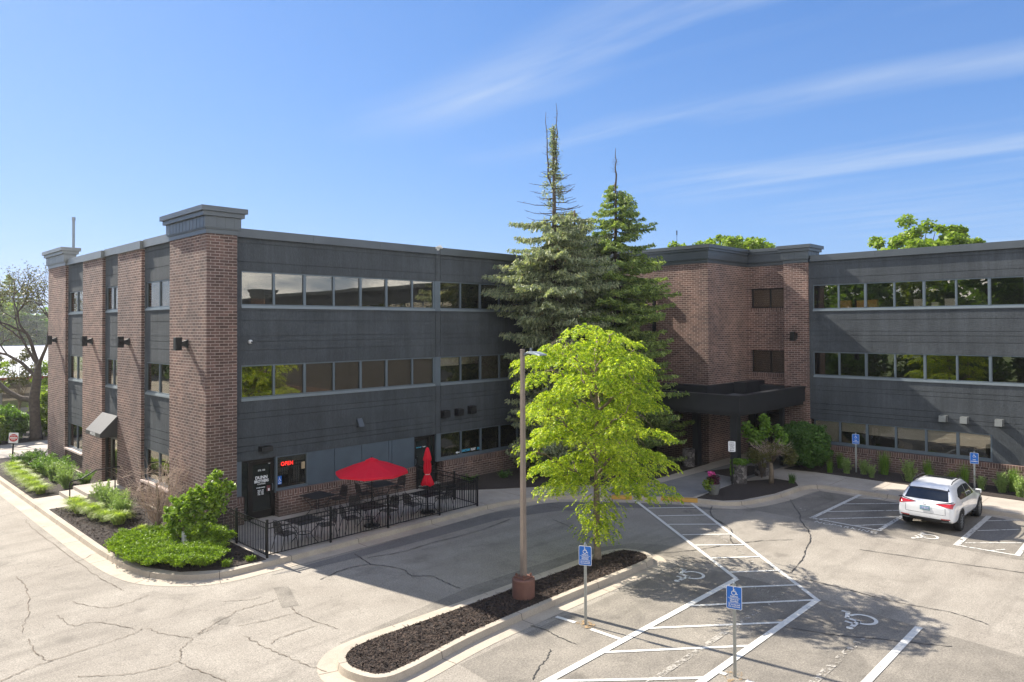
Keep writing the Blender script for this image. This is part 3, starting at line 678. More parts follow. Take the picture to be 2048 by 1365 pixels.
# --- solid core, floors and roof
mb = MB()
mb.box(13.3, 50, 28.3, 44.6, 0, 9.8); mb.box(39.9, 52, -27, 18.2, 0, 9.8)
for z0, z1, _ in BANDS[:2]:
    mb.box(11.0, 32.5, 24.8, 28.4, z0 + 0.05, z1 - 0.12); mb.box(36.5, 40.0, -27, 14.7, z0 + 0.05, z1 - 0.12)
    mb.box(10.24, 13.4, 27.5, 44.6, z0 + 0.05, z1 - 0.12)
mb.box(10.28, 50, 24.8, 44.6, 9.2, 9.75); mb.box(36.5, 52, -27, 14.7, 9.2, 9.75)
mb.box(10.3, 11.3, 24.9, 27.6, 0.1, 9.8); mb.box(10.3, 13.3, 24.9, 28.3, 0.05, 0.16); mb.box(13.3, 32.5, 24.9, 28.3, 0.05, 0.16); mb.box(36.5, 40, -27, 14.6, 0.05, 0.16)
mb.box(10.3, 13.3, 27.6, 44.6, 0.05, 0.2)
part(mb, 'interior', 'interior')
mb = MB(); mb.box(10.3, 50, 24.9, 44.5, 9.76, 9.9); mb.box(36.6, 52, -27, 14.6, 9.76, 9.9); mb.box(37.6, 52, 14.6, 24, 9.76, 9.9); part(mb, 'roof', 'roof')
# --- brick piers
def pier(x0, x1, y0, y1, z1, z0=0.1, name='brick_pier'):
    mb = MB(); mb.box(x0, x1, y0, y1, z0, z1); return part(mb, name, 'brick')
pier(9.87, 10.92, 24.13, 27.42, 10.22)
pier(9.87, 10.26, 41.4, 44.8, 10.22)
pier(9.87, 10.3, 35.4, 38.4, 10.18); pier(9.87, 10.3, 30.4, 33.3, 10.18)
pier(36.10, 37.0, 14.7, 15.95, 10.2)
pier(36.10, 37.0, -27.0, -24.0, 10.2)
# brick below the windows, with a soldier course on top
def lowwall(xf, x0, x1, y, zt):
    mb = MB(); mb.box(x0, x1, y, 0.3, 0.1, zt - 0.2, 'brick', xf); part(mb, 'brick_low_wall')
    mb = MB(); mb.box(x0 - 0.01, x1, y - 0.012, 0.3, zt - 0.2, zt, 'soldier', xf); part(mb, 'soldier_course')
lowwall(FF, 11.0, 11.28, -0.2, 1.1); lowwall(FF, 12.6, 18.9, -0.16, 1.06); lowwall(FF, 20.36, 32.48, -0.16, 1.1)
lowwall(FR, -14.68, 30, -0.16, 1.12)
for x0, x1 in ((-41.4, -38.4), (-30.4, -27.4)):
    mb = MB(); mb.box(x0, x1, -0.02, 0.3, 0.1, 0.98, None, FS); part(mb, 'brick_low_wall', 'brick')
    mb = MB(); mb.box(x0 + 0.03, x1 - 0.03, -0.16, 0.3, 0.985, 1.07, None, FS); part(mb, 'stone_sill', 'stone_sill')
# --- parapet coping
def coping(xf, x0, x1, mat='coping', seams=3.05, notch=None):
    mb = MB()
    x = x0
    while x < x1 - 0.01:
        e = min(x + seams, x1)
        mb.box(x + 0.004, e - 0.004, -0.07, 0.32, 10.245, 10.54, None, xf); x = e
    mb.box(x0, x1, -0.055, 0.30, 10.25, 10.53, None, xf)
    mb.box(x0, x1, -0.10, -0.04, 10.225, 10.262, None, xf)
    part(mb, 'coping', mat)
coping(FF, 11.0, 20.1); coping(FF, 20.3, 32.5)
mb = MB(); mb.add([(20.0, 24.44, 10.55), (20.42, 24.44, 10.53), (20.30, 24.46, 10.66), (20.05, 24.50, 10.40), (20.36, 24.56, 10.42), (20.34, 24.62, 10.60)], [(0, 1, 2), (0, 3, 4, 1), (2, 5, 4, 1), (0, 2, 5, 3)]); part(mb, 'lifted_coping_flashing', 'white')
coping(FR, -14.6, 24.0)
coping(FS, -41.4, -38.4, 'coping_light', 1.6); coping(FS, -35.4, -33.3, 'coping_light', 1.2); coping(FS, -30.4, -27.5, 'coping_light', 1.6)
for x0, x1 in ((-38.42, -35.38), (-33.32, -30.38)):
    mb = MB(); mb.box(x0, (x0 + x1) / 2 - 0.005, -0.19, 0.3, 10.18, 10.50, None, FS); mb.box((x0 + x1) / 2 + 0.005, x1, -0.19, 0.3, 10.18, 10.50, None, FS); part(mb, 'coping', 'coping_light')
# --- tower caps: stepped metal cornice
def cap(x0, x1, y0, y1, zb, mat='coping', s=1.0, name='tower_cap', seam=0.3):
    mb = MB()
    def ring(o, a, b, o2=None):
        mb.prism([(x0 - o, y0 - o), (x1 + o, y0 - o), (x1 + o, y1 + o), (x0 - o, y1 + o)], zb + a, zb + b)
    ring(0.03, 0.0, 0.16 * s); ring(0.075, 0.16 * s, 0.20 * s)
    ring(0.10, 0.20 * s, 0.58 * s); ring(0.19, 0.58 * s, 0.73 * s); ring(0.27, 0.73 * s, 0.90 * s)
    mb.mats = []
    y = y0
    while y < y1: mb.box(x0 - 0.107, x0 - 0.1, y, y + 0.012, zb + 0.2 * s, zb + 0.58 * s); y += seam
    x = x0
    while x < x1: mb.box(x, x + 0.012, y0 - 0.107, y0 - 0.1, zb + 0.2 * s, zb + 0.58 * s); x += seam
    part(mb, name, mat)
cap(9.87, 10.92, 24.13, 27.42, 10.22)
cap(9.87, 10.22, 41.42, 44.78, 10.22, 'coping_light')
cap(36.10, 37.3, 14.72, 15.93, 10.2, s=1.0)
cap(36.10, 37.3, -27.0, -24.0, 10.2)
# --- block at the inner corner
mb = MB()
mb.box(32.5, 36.72, 18.25, 24.6, 0.1, 10.2)
mb.box(36.72, 37.2, 15.9, 18.3, 7.75, 7.95); mb.box(36.72, 37.2, 15.9, 18.3, 9.0, 10.2); mb.box(36.72, 37.2, 15.9, 18.3, 5.70, 7.75); mb.box(36.72, 37.2, 15.9, 18.3, 3.3, 4.45)
mb.box(36.72, 37.2, 18.05, 18.3, 4.45, 5.7); mb.box(36.72, 37.2, 18.05, 18.3, 7.95, 9.0)
part(mb, 'brick_block', 'brick')
for z_ in (7.75, 4.30):
    mb = MB(); mb.box(36.70, 37.1, 15.95, 18.06, z_, z_ + 0.2); part(mb, 'brick_window_sill', 'soldier')
mb = MB()
def corn(z0, z1, o):
    mb.box(32.5 - o, 36.72 - o, 18.25 - o, 24.6, z0, z1); mb.box(36.72 - o, 37.6, 15.98, 18.25 - o, z0, z1); mb.box(36.72 - o, 37.6, 18.25 - o, 24.6, z0, z1)
corn(10.2, 10.36, 0.03); corn(10.36, 10.4, 0.07); corn(10.4, 10.82, 0.10); corn(10.82, 10.95, 0.16); corn(10.95, 11.12, 0.22)
part(mb, 'block_cornice', 'coping')
mb = MB(); mb.box(32.9, 40, 18.6, 24.4, 9.8, 10.9); part(mb, 'block_roof', 'roof')
# downspout with its hopper on the block's left face
mb = MB(); mb.box(32.32, 32.46, 21.28, 21.42, 0.2, 8.6); mb.box(32.2, 32.48, 21.15, 21.55, 8.6, 9.0); part(mb, 'downspout', 'black')
# inner wall behind entrance
mb = MB(); mb.box(37.2, 37.4, 14.7, 24.0, 0.1, 10.2); part(mb, 'inner_wall', 'interior')
mb = MB(); mb.box(37.16, 37.2, 15.9, 18.1, 0.15, 3.3); part(mb, 'entrance_glazing', 'glass')
mb = MB()
for y in (15.95, 16.65, 17.35, 18.05): mb.box(37.08, 37.16, y - 0.04, y + 0.04, 0.15, 3.3)
mb.box(37.08, 37.16, 15.9, 18.1, 2.3, 2.4); part(mb, 'entrance_frame', 'dark_frame')

# --- windows
def window(xf_name, x, w, z0, z1, mull=0.06, fr='frame', blind=None, bmat='blind', sill=True, name='window', ytop=0.07, jl=0.03):
    """frame mesh with a pane (and a blind) as its children; local x along the wall, y inward"""
    X = {'F': FF, 'R': FR, 'S': FS}[xf_name]
    p = Vector(X(x, 0, z0)) - BL; rz = 0 if xf_name == 'F' else rad(-90)
    h = z1 - z0
    mb = MB()
    mb.box(0, w, 0.03, 0.10, h - 0.05, h - 0.002, fr); mb.box(0, w, 0.03, 0.10, 0.10, 0.15, fr)
    mb.box(0, jl, 0.03, 0.10, 0.15, h - 0.05, fr); mb.box(w - mull, w, 0.02, 0.11, 0.15, h - 0.05, fr)
    if sill:
        mb.box(-0.001, w + 0.001, -0.035, 0.11, 0.005, 0.06, 'frame_light'); mb.box(0, w, -0.005, 0.11, 0.06, 0.10, 'frame_light')
    else: mb.box(0, w, 0.0, 0.11, 0.0, 0.10, fr)
    o = mb.build(name, None, B); o.location = p; o.rotation_euler = (0, 0, rz)
    g = MB(); g.box(jl, w - mull, 0.065, 0.075, 0.15, h - 0.05); g.build('pane', 'glass', o)
    if blind:
        g = MB(); bb = h - 0.05 - (h - 0.2) * blind; g.box(jl, w - mull, 0.12, 0.13, bb, h - 0.04); g.box(jl, w - mull, 0.115, 0.14, bb - 0.03, bb); g.build('blind', bmat, o)
    return o
SILL2, SILL3 = 4.42, 7.72
xs = [11.27, 12.52, 13.77, 15.01, 16.25, 17.51, 18.83, 20.03]
BX = [20.34 + 1.235 * i for i in range(11)]
for r, (z0, z1) in enumerate(((SILL2, 5.70), (SILL3, 9.05))):
    for i in range(7):
        bl = None
        if r == 0 and i > 0: bl = 1.0
        window('F', xs[i], xs[i + 1] - xs[i], z0, z1, 0.085 if i in (1, 3, 4, 6) else 0.06, blind=bl, bmat='blind_brown')
    for i in range(9):
        bl = {0: 0.32, 1: 0.28, 2: 1.0, 3: 1.0, 4: 0.5, 5: 1.0}.get(i) if r == 0 else None
        window('F', BX[i], 1.235, z0, z1, 0.085 if i in (1, 3, 5) else 0.06, blind=bl)
for i in range(9): window('F', BX[i], 1.235, 1.1, 2.32, 0.085 if i in (1, 3, 5) else 0.06, sill=False)
for z0, z1 in ((SILL2, 5.7), (SILL3, 9.05)):
    mb = MB(); mb.box(20.03, 20.34, 0.0, 0.12, z0 + 0.01, z1 - 0.005, None, FF); part(mb, 'window_pilaster', 'frame')
    mb = MB(); mb.box(11.03, 11.27, 0, 0.25, z0, z1, None, FF); part(mb, 'stucco_jamb', 'panel')
    mb = MB(); mb.box(-14.7, -14.5, 0, 0.25, z0, z1, None, FR); part(mb, 'stucco_jamb', 'panel')
mb = MB(); mb.box(20.10, 20.34, 0.0, 0.12, 1.1, 2.315, None, FF); part(mb, 'window_pilaster', 'frame')
# right wing: bays of 1.25 m from local x -14.5 on
for r, (z0, z1) in enumerate(((SILL2, 5.70), (SILL3, 9.05))):
    for i in range(24):
        window('R', -14.5 + 1.257 * i, 1.257, z0, z1, 0.09 if i % 2 else 0.06)
BL1 = [1.0, 0.42, 0.47, 0.5, 0.52, 0.55]
for i in range(6): window('R', -14.5 + 1.257 * i, 1.257, 1.14, 2.32, 0.09 if i in (1, 4) else 0.07, blind=BL1[i], sill=False)
# left side: two panes to a bay
for x0, x1 in ((-41.4, -38.4), (-35.4, -33.3), (-30.4, -27.4)):
    jl = 0.16 if x1 - x0 > 2.5 else 0.12
    for z0, z1, k in ((SILL3, 8.86, 3), (SILL2, 5.70, 2), (1.02, 2.32, 1)):
        if k == 1 and x0 == -35.4: continue
        mid = (x0 + jl + x1) / 2
        window('S', x0 + jl, mid - x0 - jl, z0, z1, 0.05, sill=k > 1); window('S', mid, x1 - mid, z0, z1, 0.06, sill=k > 1)
        mb = MB(); mb.box(x0, x0 + jl, 0, 0.25, z0, z1, None, FS); part(mb, 'stucco_jamb', 'panel')
    mb = MB(); mb.box(x0, x1, 0, 0.25, 8.86, 9.05, None, FS); part(mb, 'stucco_wall', 'panel')
# block windows (upper with pale blinds, lower dark)
for z0, z1, bl in ((7.95, 9.0, 1.0), (4.48, 5.7, None)):
    for y0 in (18.03, 17.02):
        mb = MB(); h = z1 - z0; w_ = 1.03
        mb.box(0, w_, 0, 0.07, 0, 0.06); mb.box(0, w_, 0, 0.07, h - 0.06, h); mb.box(0, 0.05, 0, 0.07, 0.06, h - 0.06); mb.box(w_ - 0.05, w_, 0, 0.07, 0.06, h - 0.06)
        o = mb.build('window', 'dark_frame', B); o.location = Vector((36.86, y0, z0)) - BL; o.rotation_euler = (0, 0, rad(-90))
        g = MB(); g.box(0.05, w_ - 0.05, 0.03, 0.04, 0.06, h - 0.06); g.build('pane', 'glass', o)
        if bl: g = MB(); g.box(0.05, w_ - 0.05, 0.1, 0.11, 0.06, h - 0.06); g.build('blind', 'blind_brown', o)

# --- entrance canopy
mb = MB()
X0, X1, Y0, Y1 = 29.13, 36.1, 14.9, 20.6
mb.box(X0, X1, Y0, Y0 + 0.25, 3.2, 3.86); mb.box(X0, X0 + 0.25, Y0 + 0.25, Y1, 3.2, 3.86)
mb.box(X0 - 0.04, X1, Y0 - 0.04, Y0 + 0.29, 3.86, 3.96); mb.box(X0 - 0.04, X0 + 0.29, Y0 + 0.29, Y1, 3.86, 3.96)
mb.box(X0 + 0.10, X1, Y0 + 0.10, Y1, 3.04, 3.2)
part(mb, 'entrance_canopy', 'canopy')
mb = MB(); mb.box(X0 + 0.25, 36.7, Y0 + 0.25, 18.2, 3.2, 3.5); mb.box(X0 + 0.25, 32.45, 18.2, Y1, 3.2, 3.5); part(mb, 'canopy_roof', 'roof')
mb = MB(); mb.box(31.9, 32.47, 18.0, Y1, 3.5, 4.05); mb.box(32.47, 36.7, 17.98, 18.23, 3.5, 4.05); mb.box(34.6, 36.7, 17.3, 17.98, 3.5, 4.1); mb.box(36.1, 36.7, 15.0, 17.3, 3.5, 3.9)
part(mb, 'canopy_curb', 'canopy')
def column(x, y, w, base=True):
    mb = MB(); mb.box(x - w, x + w, y - w, y + w, 0.15, 3.04); c = part(mb, 'canopy_column', 'canopy')
    return c
column(29.55, 15.3, 0.17); column(31.5, 18.35 - 0.0, 0.16); column(32.4, 15.35, 0.10); column(34.4, 15.35, 0.10)

# --- ground floor doors on the front
def text_on(parent, txt, size, mat, x, z, rz, y=-0.012, **kw):
    return text_mesh(txt, size, mat, 0.001, 'lettering', parent, (x, y, z), (rad(90), 0, rz), **kw)
M['sign_white'] = simple('sign_white', (0.78, 0.78, 0.78), 0.5, 0, 0.03, 5)
M['sign_blue'] = simple('sign_blue', (0.012, 0.14, 0.52), 0.4, 0, 0.05, 5)
M['sign_red'] = simple('sign_red', (0.5, 0.02, 0.025), 0.4, 0, 0.08, 5)
M['neon'] = simple('red_neon', (0.6, 0.02, 0.02), 0.5, 0, 0, 1, emit=((1.0, 0.03, 0.02), 0.9))
M['cyan'] = simple('cyan_vinyl', (0.08, 0.42, 0.62), 0.5, 0, 0.03, 5)
M['maroon'] = simple('maroon_vinyl', (0.14, 0.035, 0.04), 0.5, 0, 0.03, 5)
M['tan'] = simple('tan_card', (0.45, 0.34, 0.2), 0.8, 0, 0.15, 5)
M['green_dark'] = simple('door_glass_dark', (0.012, 0.016, 0.014), 0.08, 0, 0.2, 2, spec=0.6)
def door(x, w, side, name='door'):
    """x: left edge (local on the front), side: width of the sidelight (left if > 0, right if < 0)"""
    mb = MB(); z0 = 0.15; h = 2.15
    mb.box(0, w, -0.02, 0.1, h - 0.07, h, None); mb.box(0, 0.06, -0.02, 0.1, 0, h - 0.07); mb.box(w - 0.06, w, -0.02, 0.1, 0, h - 0.07)
    s = abs(side); sx = s if side > 0 else w - s
    mb.box(sx - 0.04, sx + 0.04, -0.02, 0.1, 0, h - 0.07)
    a, b = (sx + 0.04, w - 0.06) if side > 0 else (0.06, sx - 0.04)
    mb.box(a, a + 0.1, 0.0, 0.06, 0.02, h - 0.08); mb.box(b - 0.1, b, 0.0, 0.06, 0.02, h - 0.08); mb.box(a, b, 0.0, 0.06, h - 0.2, h - 0.08); mb.box(a, b, 0.0, 0.06, 0.02, 0.28)
    o = mb.build(name, 'dark_frame', B); o.location = Vector((x, 24.70, z0)) - BL
    g = MB(); g.box(a + 0.1, b - 0.1, 0.03, 0.04, 0.28, h - 0.2); g.build('pane', 'green_dark', o)
    g = MB(); c, d = (0.06, sx - 0.04) if side > 0 else (sx + 0.04, w - 0.06)
    g.box(c, d, 0.03, 0.04, 0.0, h - 0.07); g.build('sidelight', 'green_dark', o)
    g = MB(); hx = b - 0.05 if side > 0 else a + 0.05
    g.tube([(hx, -0.03, 0.95), (hx, -0.07, 1.0), (hx, -0.07, 1.15), (hx, -0.03, 1.2)], 0.012, 6); g.build('handle', 'frame_light', o)
    return o, (a + b) / 2
d1, cx = door(11.29, 1.31, 0.33)
text_on(d1, 'STE. 100', 0.075, 'sign_white', cx, 1.72, 0, 0.02, bold=0.002)
text_on(d1, 'DUNN', 0.155, 'sign_white', cx, 1.46, 0, 0.02, bold=0.006)
text_on(d1, 'BROTHERS', 0.135, 'sign_white', cx, 1.33, 0, 0.02, bold=0.006, sx=0.82)
text_on(d1, 'COFFEE', 0.07, 'sign_white', cx, 1.23, 0, 0.02, bold=0.002, space=1.3)
text_on(d1, 'STORE HOURS', 0.05, 'sign_white', cx - 0.03, 1.1, 0, 0.02, bold=0.002)
text_on(d1, 'MON - FRI\n6AM - 6PM\nSAT - SUN\n7AM - 5PM', 0.05, 'sign_white', cx - 0.03, 0.93, 0, 0.02, bold=0.002)
g = MB(); g.box(cx + 0.2, cx + 0.36, 0.018, 0.028, 0.93, 1.14, 'maroon'); g.box(cx + 0.25, cx + 0.31, 0.014, 0.018, 0.94, 1.03, 'sign_white'); g.build('notice', None, d1)
g = MB(); g.lathe([(0.055, 0), (0.055, 0.004)], 0, 0, 16); o = g.build('round_sticker', 'sign_white', d1); o.location = (cx + 0.3, 0.02, 1.97); o.rotation_euler = (rad(90), 0, 0)
# frame posts around door 1 and the shop window
mb = MB(); mb.box(11.03, 11.28, 0, 0.3, 0.9, 2.32, None, FF); mb.box(12.56, 12.62, 0, 0.15, 1.0, 2.32, None, FF); part(mb, 'door_surround', 'frame')
mb = MB(); mb.box(11.28, 12.6, 0.28, 0.4, 0.1, 2.32, None, FF); mb.box(18.9, 20.12, 0.28, 0.4, 0.1, 2.32, None, FF); part(mb, 'door_recess', 'interior')
wn = window('F', 12.62, 1.24, 1.0, 2.32, 0.05, sill=False, name='shop_window')
text_on(wn, 'OPEN', 0.21, 'neon', 0.42, 1.0, 0, 0.055, bold=0.001, sx=0.85, space=1.1)
g = MB(); g.box(0.05, 0.20, 0.045, 0.055, 0.28, 0.58, 'sign_blue'); ic = g.build('accessible_sticker', None, wn)
g = MB(); wheelchair(g, lambda x, y: (0.06 + x * 0.13, 0.043, 0.38 + y * 0.17)); g.box(0.07, 0.18, 0.0425, 0.0445, 0.31, 0.34); g.build('accessible_symbol', 'sign_white', wn)
g = MB(); g.box(1.0, 1.14, 0.05, 0.058, 0.72, 0.98, 'tan'); g.build('poster', None, wn)
d2, cx2 = door(18.92, 1.18, -0.28)
text_on(d2, 'SANCTUARY', 0.06, 'cyan', cx2 - 0.12, 1.66, 0, 0.02, bold=0.003, sx=0.85); text_on(d2, 'FLOAT', 0.06, 'sign_white', cx2 + 0.17, 1.66, 0, 0.02, bold=0.004, sx=0.8); text_on(d2, 'SPA', 0.06, 'cyan', cx2 + 0.33, 1.66, 0, 0.02, bold=0.003, sx=0.8)
# spa lettering in the ribbon window beside door 2
lw = thing('window_lettering', 'cyan and white spa lettering with arrow along the bottom of the ground floor window', 'lettering', (21.55, 24.605, 1.2))
text_on(lw, 'SANCTUARY', 0.15, 'cyan', 0.33, 0.17, 0, 0.0, bold=0.006, sx=0.60); text_on(lw, 'FLOAT', 0.15, 'sign_white', 0.78, 0.17, 0, 0.0, bold=0.008, sx=0.62); text_on(lw, 'SPA', 0.15, 'cyan', 1.10, 0.17, 0, 0.0, bold=0.006, sx=0.62)
g = MB(); g.add([(-0.30, 0, 0.14), (-0.18, 0, 0.08), (-0.18, 0, 0.12), (-0.05, 0, 0.12), (-0.05, 0, 0.16), (-0.18, 0, 0.16), (-0.18, 0, 0.20)], [(0, 1, 2, 3, 4, 5, 6)]); g.build('arrow', 'sign_white', lw)
# --- side entrance: awning, door, landing, rail
mb = MB()
yl, yr = 35.3, 33.25
v = [(9.20, yl, 2.45), (9.20, yr, 2.45), (9.20, yl, 2.62), (9.20, yr, 2.62), (9.86, yl, 3.32), (9.86, yr, 3.32), (9.86, yl, 2.45), (9.86, yr, 2.45)]
mb.add(v, [(0, 1, 3, 2), (2, 3, 5, 4), (1, 7, 5, 3), (0, 2, 4, 6), (0, 6, 7, 1), (4, 5, 7, 6)])
M['awning'] = simple('black_awning_canvas', (0.035, 0.034, 0.032), 0.55, 0, 0.15, 4.0, bmp=0.15)
aw = mb.build('awning', 'awning'); tag(aw, 'black canvas wedge awning over the side entrance between the brick piers', 'awning')
text_mesh('1405 SUITES', 0.16, 'sign_white', 0.001, 'lettering', aw, (9.195, (yl + yr) / 2, 2.535), (rad(90), 0, rad(-90)), bold=0.004, sx=0.9)
mb = MB()
for a, b in ((-35.4, -35.28), (-34.62, -34.5), (-34.48, -34.4), (-33.45, -33.3)): mb.box(a, b, 0.02, 0.12, 0.3, 2.32, None, FS)
mb.box(-35.28, -33.45, 0.02, 0.12, 2.22, 2.32, None, FS); mb.box(-35.28, -33.45, 0.02, 0.12, 0.3, 0.42, None, FS)
sd_ = part(mb, 'side_door', 'dark_frame')
mb = MB(); mb.box(-35.28, -33.45, 0.07, 0.08, 0.42, 2.22, None, FS); mb.build('pane', 'glass', sd_).location = -BL
mb = MB(); mb.box(8.46, 9.87, 32.1, 34.2, 0.15, 0.44); mb.box(9.87, 10.2, 33.3, 34.2, 0.15, 0.44); mb.box(7.95, 8.46, 32.1, 34.2, 0.15, 0.30)
st = mb.build('concrete_steps', 'walk'); tag(st, 'pale concrete landing with a step at the side entrance', 'steps')
mb = MB(); mb.tube([(7.85, 32.2, 0.15), (7.85, 32.2, 0.95), (7.9, 32.2, 1.02), (8.25, 32.22, 1.05), (8.75, 32.25, 1.32), (9.5, 32.3, 1.34), (9.78, 32.3, 1.34)], 0.024, 8); mb.tube([(9.5, 32.3, 0.44), (9.5, 32.3, 1.34)], 0.024, 8)
tag(mb.build('handrail', 'black'), 'black bent pipe handrail beside the side entrance steps', 'railing')
# vent pipe and small rooftop items
mb = MB(); mb.tube([(14.3, 58, 6), (14.3, 58, 14.2)], 0.13, 12); mb.tube([(14.3, 58, 14.2), (14.3, 58, 14.35)], 0.19, 12)
# ================================================================== FIXTURES ON THE WALLS
def wall_light(loc, rz, label, z=6.45):
    t = thing('wall_light', label, 'wall light', (loc[0], loc[1], z), rz, 'up and down lights on the brick piers')
    # local -y points out of the wall
    g = MB(); g.box(-0.11, 0.11, -0.44, -0.22, -0.23, 0.23); g.build('lamp_housing', 'black', t, bevel=0.008)
    g = MB(); g.box(-0.10, 0.10, -0.03, 0.0, -0.15, 0.15)
    g.add([(-0.05, -0.22, -0.07), (0.05, -0.22, -0.07), (0.05, -0.22, 0.07), (-0.05, -0.22, 0.07), (-0.09, -0.02, -0.13), (0.09, -0.02, -0.13), (0.09, -0.02, 0.13), (-0.09, -0.02, 0.13)], [(0, 1, 2, 3), (0, 4, 5, 1), (1, 5, 6, 2), (2, 6, 7, 3), (3, 7, 4, 0)])
    g.build('bracket', 'black', t)
    return t
wall_light((9.87, 25.75), rad(-90), 'black box wall light on the wide corner tower, nearest of the four', 6.48)
wall_light((9.87, 31.85), rad(-90), 'black box wall light on the brick pier between awning and corner tower', 6.47)
wall_light((9.87, 36.9), rad(-90), 'black box wall light on the brick pier just left of the awning', 6.45)
wall_light((9.87, 43.1), rad(-90), 'black box wall light on the farthest brick pier at the left edge', 6.43)
wall_light((36.10, 15.35), rad(-90), 'black box wall light on the brick pier right of the entrance canopy', 6.47)
def hood(loc, rz, w, h, d, name, label, cat, mat, lens=None, group=None, flat=False):
    t = thing(name, label, cat, loc, rz, group)
    g = MB(); k = 0.25 if not flat else 0.9
    g.add([(-w / 2, 0, -h / 2), (w / 2, 0, -h / 2), (w / 2, 0, h / 2), (-w / 2, 0, h / 2), (-w / 2, -d, -h / 2), (w / 2, -d, -h / 2), (w / 2, -d * k, h / 2), (-w / 2, -d * k, h / 2)],
          [(0, 3, 2, 1), (4, 5, 6, 7), (0, 1, 5, 4), (1, 2, 6, 5), (2, 3, 7, 6), (3, 0, 4, 7)])
    g.build('hood', mat, t)
    g = MB(); g.box(-w / 2 - 0.015, w / 2 + 0.015, -0.012, 0.0, -h / 2 - 0.015, h / 2 + 0.015); g.build('back_plate', mat, t)
    if lens: g = MB(); g.lathe([(0.05, 0), (0.045, 0.02), (0.0, 0.03)], 0, 0, 12); o = g.build('lens', 'white', t); o.location = (0.02, -d * 0.8, -0.02); o.rotation_euler = (rad(90), 0, 0)
    return t
hood((12.12, 24.55, 2.68), 0, 0.42, 0.17, 0.26, 'door_light', 'black wedge downlight over the coffee shop door', 'wall light', 'black', flat=True)
hood((16.12, 24.55, 3.22), 0, 0.24, 0.30, 0.22, 'wall_vent', 'dark sloped metal vent hood on the stucco above the red umbrella', 'vent', 'coping')
hood((20.52, 24.55, 3.17), 0, 0.34, 0.30, 0.28, 'flood_light', 'black floodlight with white lens, left of the pair above the spa window', 'wall light', 'black', True, 'floodlights above the spa window', True)
hood((21.33, 24.55, 3.18), 0, 0.34, 0.30, 0.28, 'flood_light', 'black floodlight with white lens, right of the pair above the spa window', 'wall light', 'black', True, 'floodlights above the spa window', True)
hood((22.12, 24.55, 3.22), 0, 0.34, 0.34, 0.24, 'wall_vent', 'black square vent hood right of the two floodlights', 'vent', 'black', flat=True)
for y, lb in ((8.76, 'grey square vent hood on the right wing, leftmost of three'), (7.95, 'grey square vent hood on the right wing, middle of three'), (6.67, 'grey square vent hood on the right wing, rightmost of three')):
    hood((36.22, y, 2.86), rad(-90), 0.27, 0.27, 0.34, 'exhaust_vent', lb, 'vent', 'coping_light', group='vent hoods on the right wing', flat=True)
t = thing('security_camera', 'small white dome camera on the stucco right of the corner tower', 'camera', (11.58, 24.55, 6.53))
g = MB(); g.lathe([(0.075, 0), (0.075, 0.05), (0.06, 0.10), (0.0, 0.125)], 0, 0, 16); o = g.build('camera_housing', 'white', t, smooth=True); o.rotation_euler = (rad(90), 0, 0)
g = MB(); g.lathe([(0.03, 0), (0.028, 0.02), (0, 0.03)], 0, 0, 12); o = g.build('camera_lens', 'black', t); o.rotation_euler = (rad(90), 0, 0); o.location = (0.015, -0.115, -0.01)
g = MB(); g.tube([(14.3, 58, 0), (14.3, 58, 14.7)], 0.09, 10); g.tube([(14.3, 58, 14.7), (14.3, 58, 14.95)], 0.12, 10)
tag(g.build('vent_pipe', 'frame_light'), 'tall galvanised flue pipe rising behind the far left tower cap', 'pipe')
g = MB(); g.tube([(34.6, 21.3, 9.8), (34.6, 21.3, 12.25)], 0.012, 5); g.tube([(34.6, 21.3, 12.05), (34.6, 21.3, 12.3)], 0.03, 6)
tag(g.build('roof_antenna', 'black'), 'thin whip antenna standing on the roof of the brick block', 'antenna')

# ================================================================== LIGHT POLE
M['pole'] = simple('bronze_pole_paint', (0.21, 0.17, 0.14), 0.5, 0.1, 0.18, 3.0)
M['pole_base'] = simple('painted_concrete_base', (0.16, 0.075, 0.055), 0.65, 0, 0.2, 4.0, bmp=0.15)
t = thing('light_pole', 'tall brown square parking lot light pole on a round painted base', 'lamp post', (13.28, 12.74, 0.13))
g = MB(); g.lathe([(0.29, 0), (0.29, 0.46), (0.275, 0.485), (0.0, 0.49)], 0, 0, 32); g.build('pole_base', 'pole_base', t)
g = MB(); g.box(-0.17, 0.17, -0.17, 0.17, 0.49, 0.53)
for sx in (-1, 1):
    for sy in (-1, 1): g.tube([(sx * 0.13, sy * 0.13, 0.53), (sx * 0.13, sy * 0.13, 0.60)], 0.022, 6); g.tube([(sx * 0.13, sy * 0.13, 0.555), (sx * 0.13, sy * 0.13, 0.58)], 0.035, 6)
g.build('base_plate', 'pole_base', t)
g = MB(); a, b = 0.064, 0.045
g.add([(-a, -a, 0.53), (a, -a, 0.53), (a, a, 0.53), (-a, a, 0.53), (-b, -b, 6.3), (b, -b, 6.3), (b, b, 6.3), (-b, b, 6.3)], [(0, 3, 2, 1), (4, 5, 6, 7), (0, 1, 5, 4), (1, 2, 6, 5), (2, 3, 7, 6), (3, 0, 4, 7)])
g.box(-0.05, 0.05, -0.05, 0.05, 6.3, 6.32); g.build('pole', 'pole', t, bevel=0.008)
g = MB(); g.tube([(0, -0.06, 6.18), (0, -0.2, 6.24), (0, -0.3, 6.25)], 0.028, 8); g.build('arm', 'frame_light', t)
g = MB()
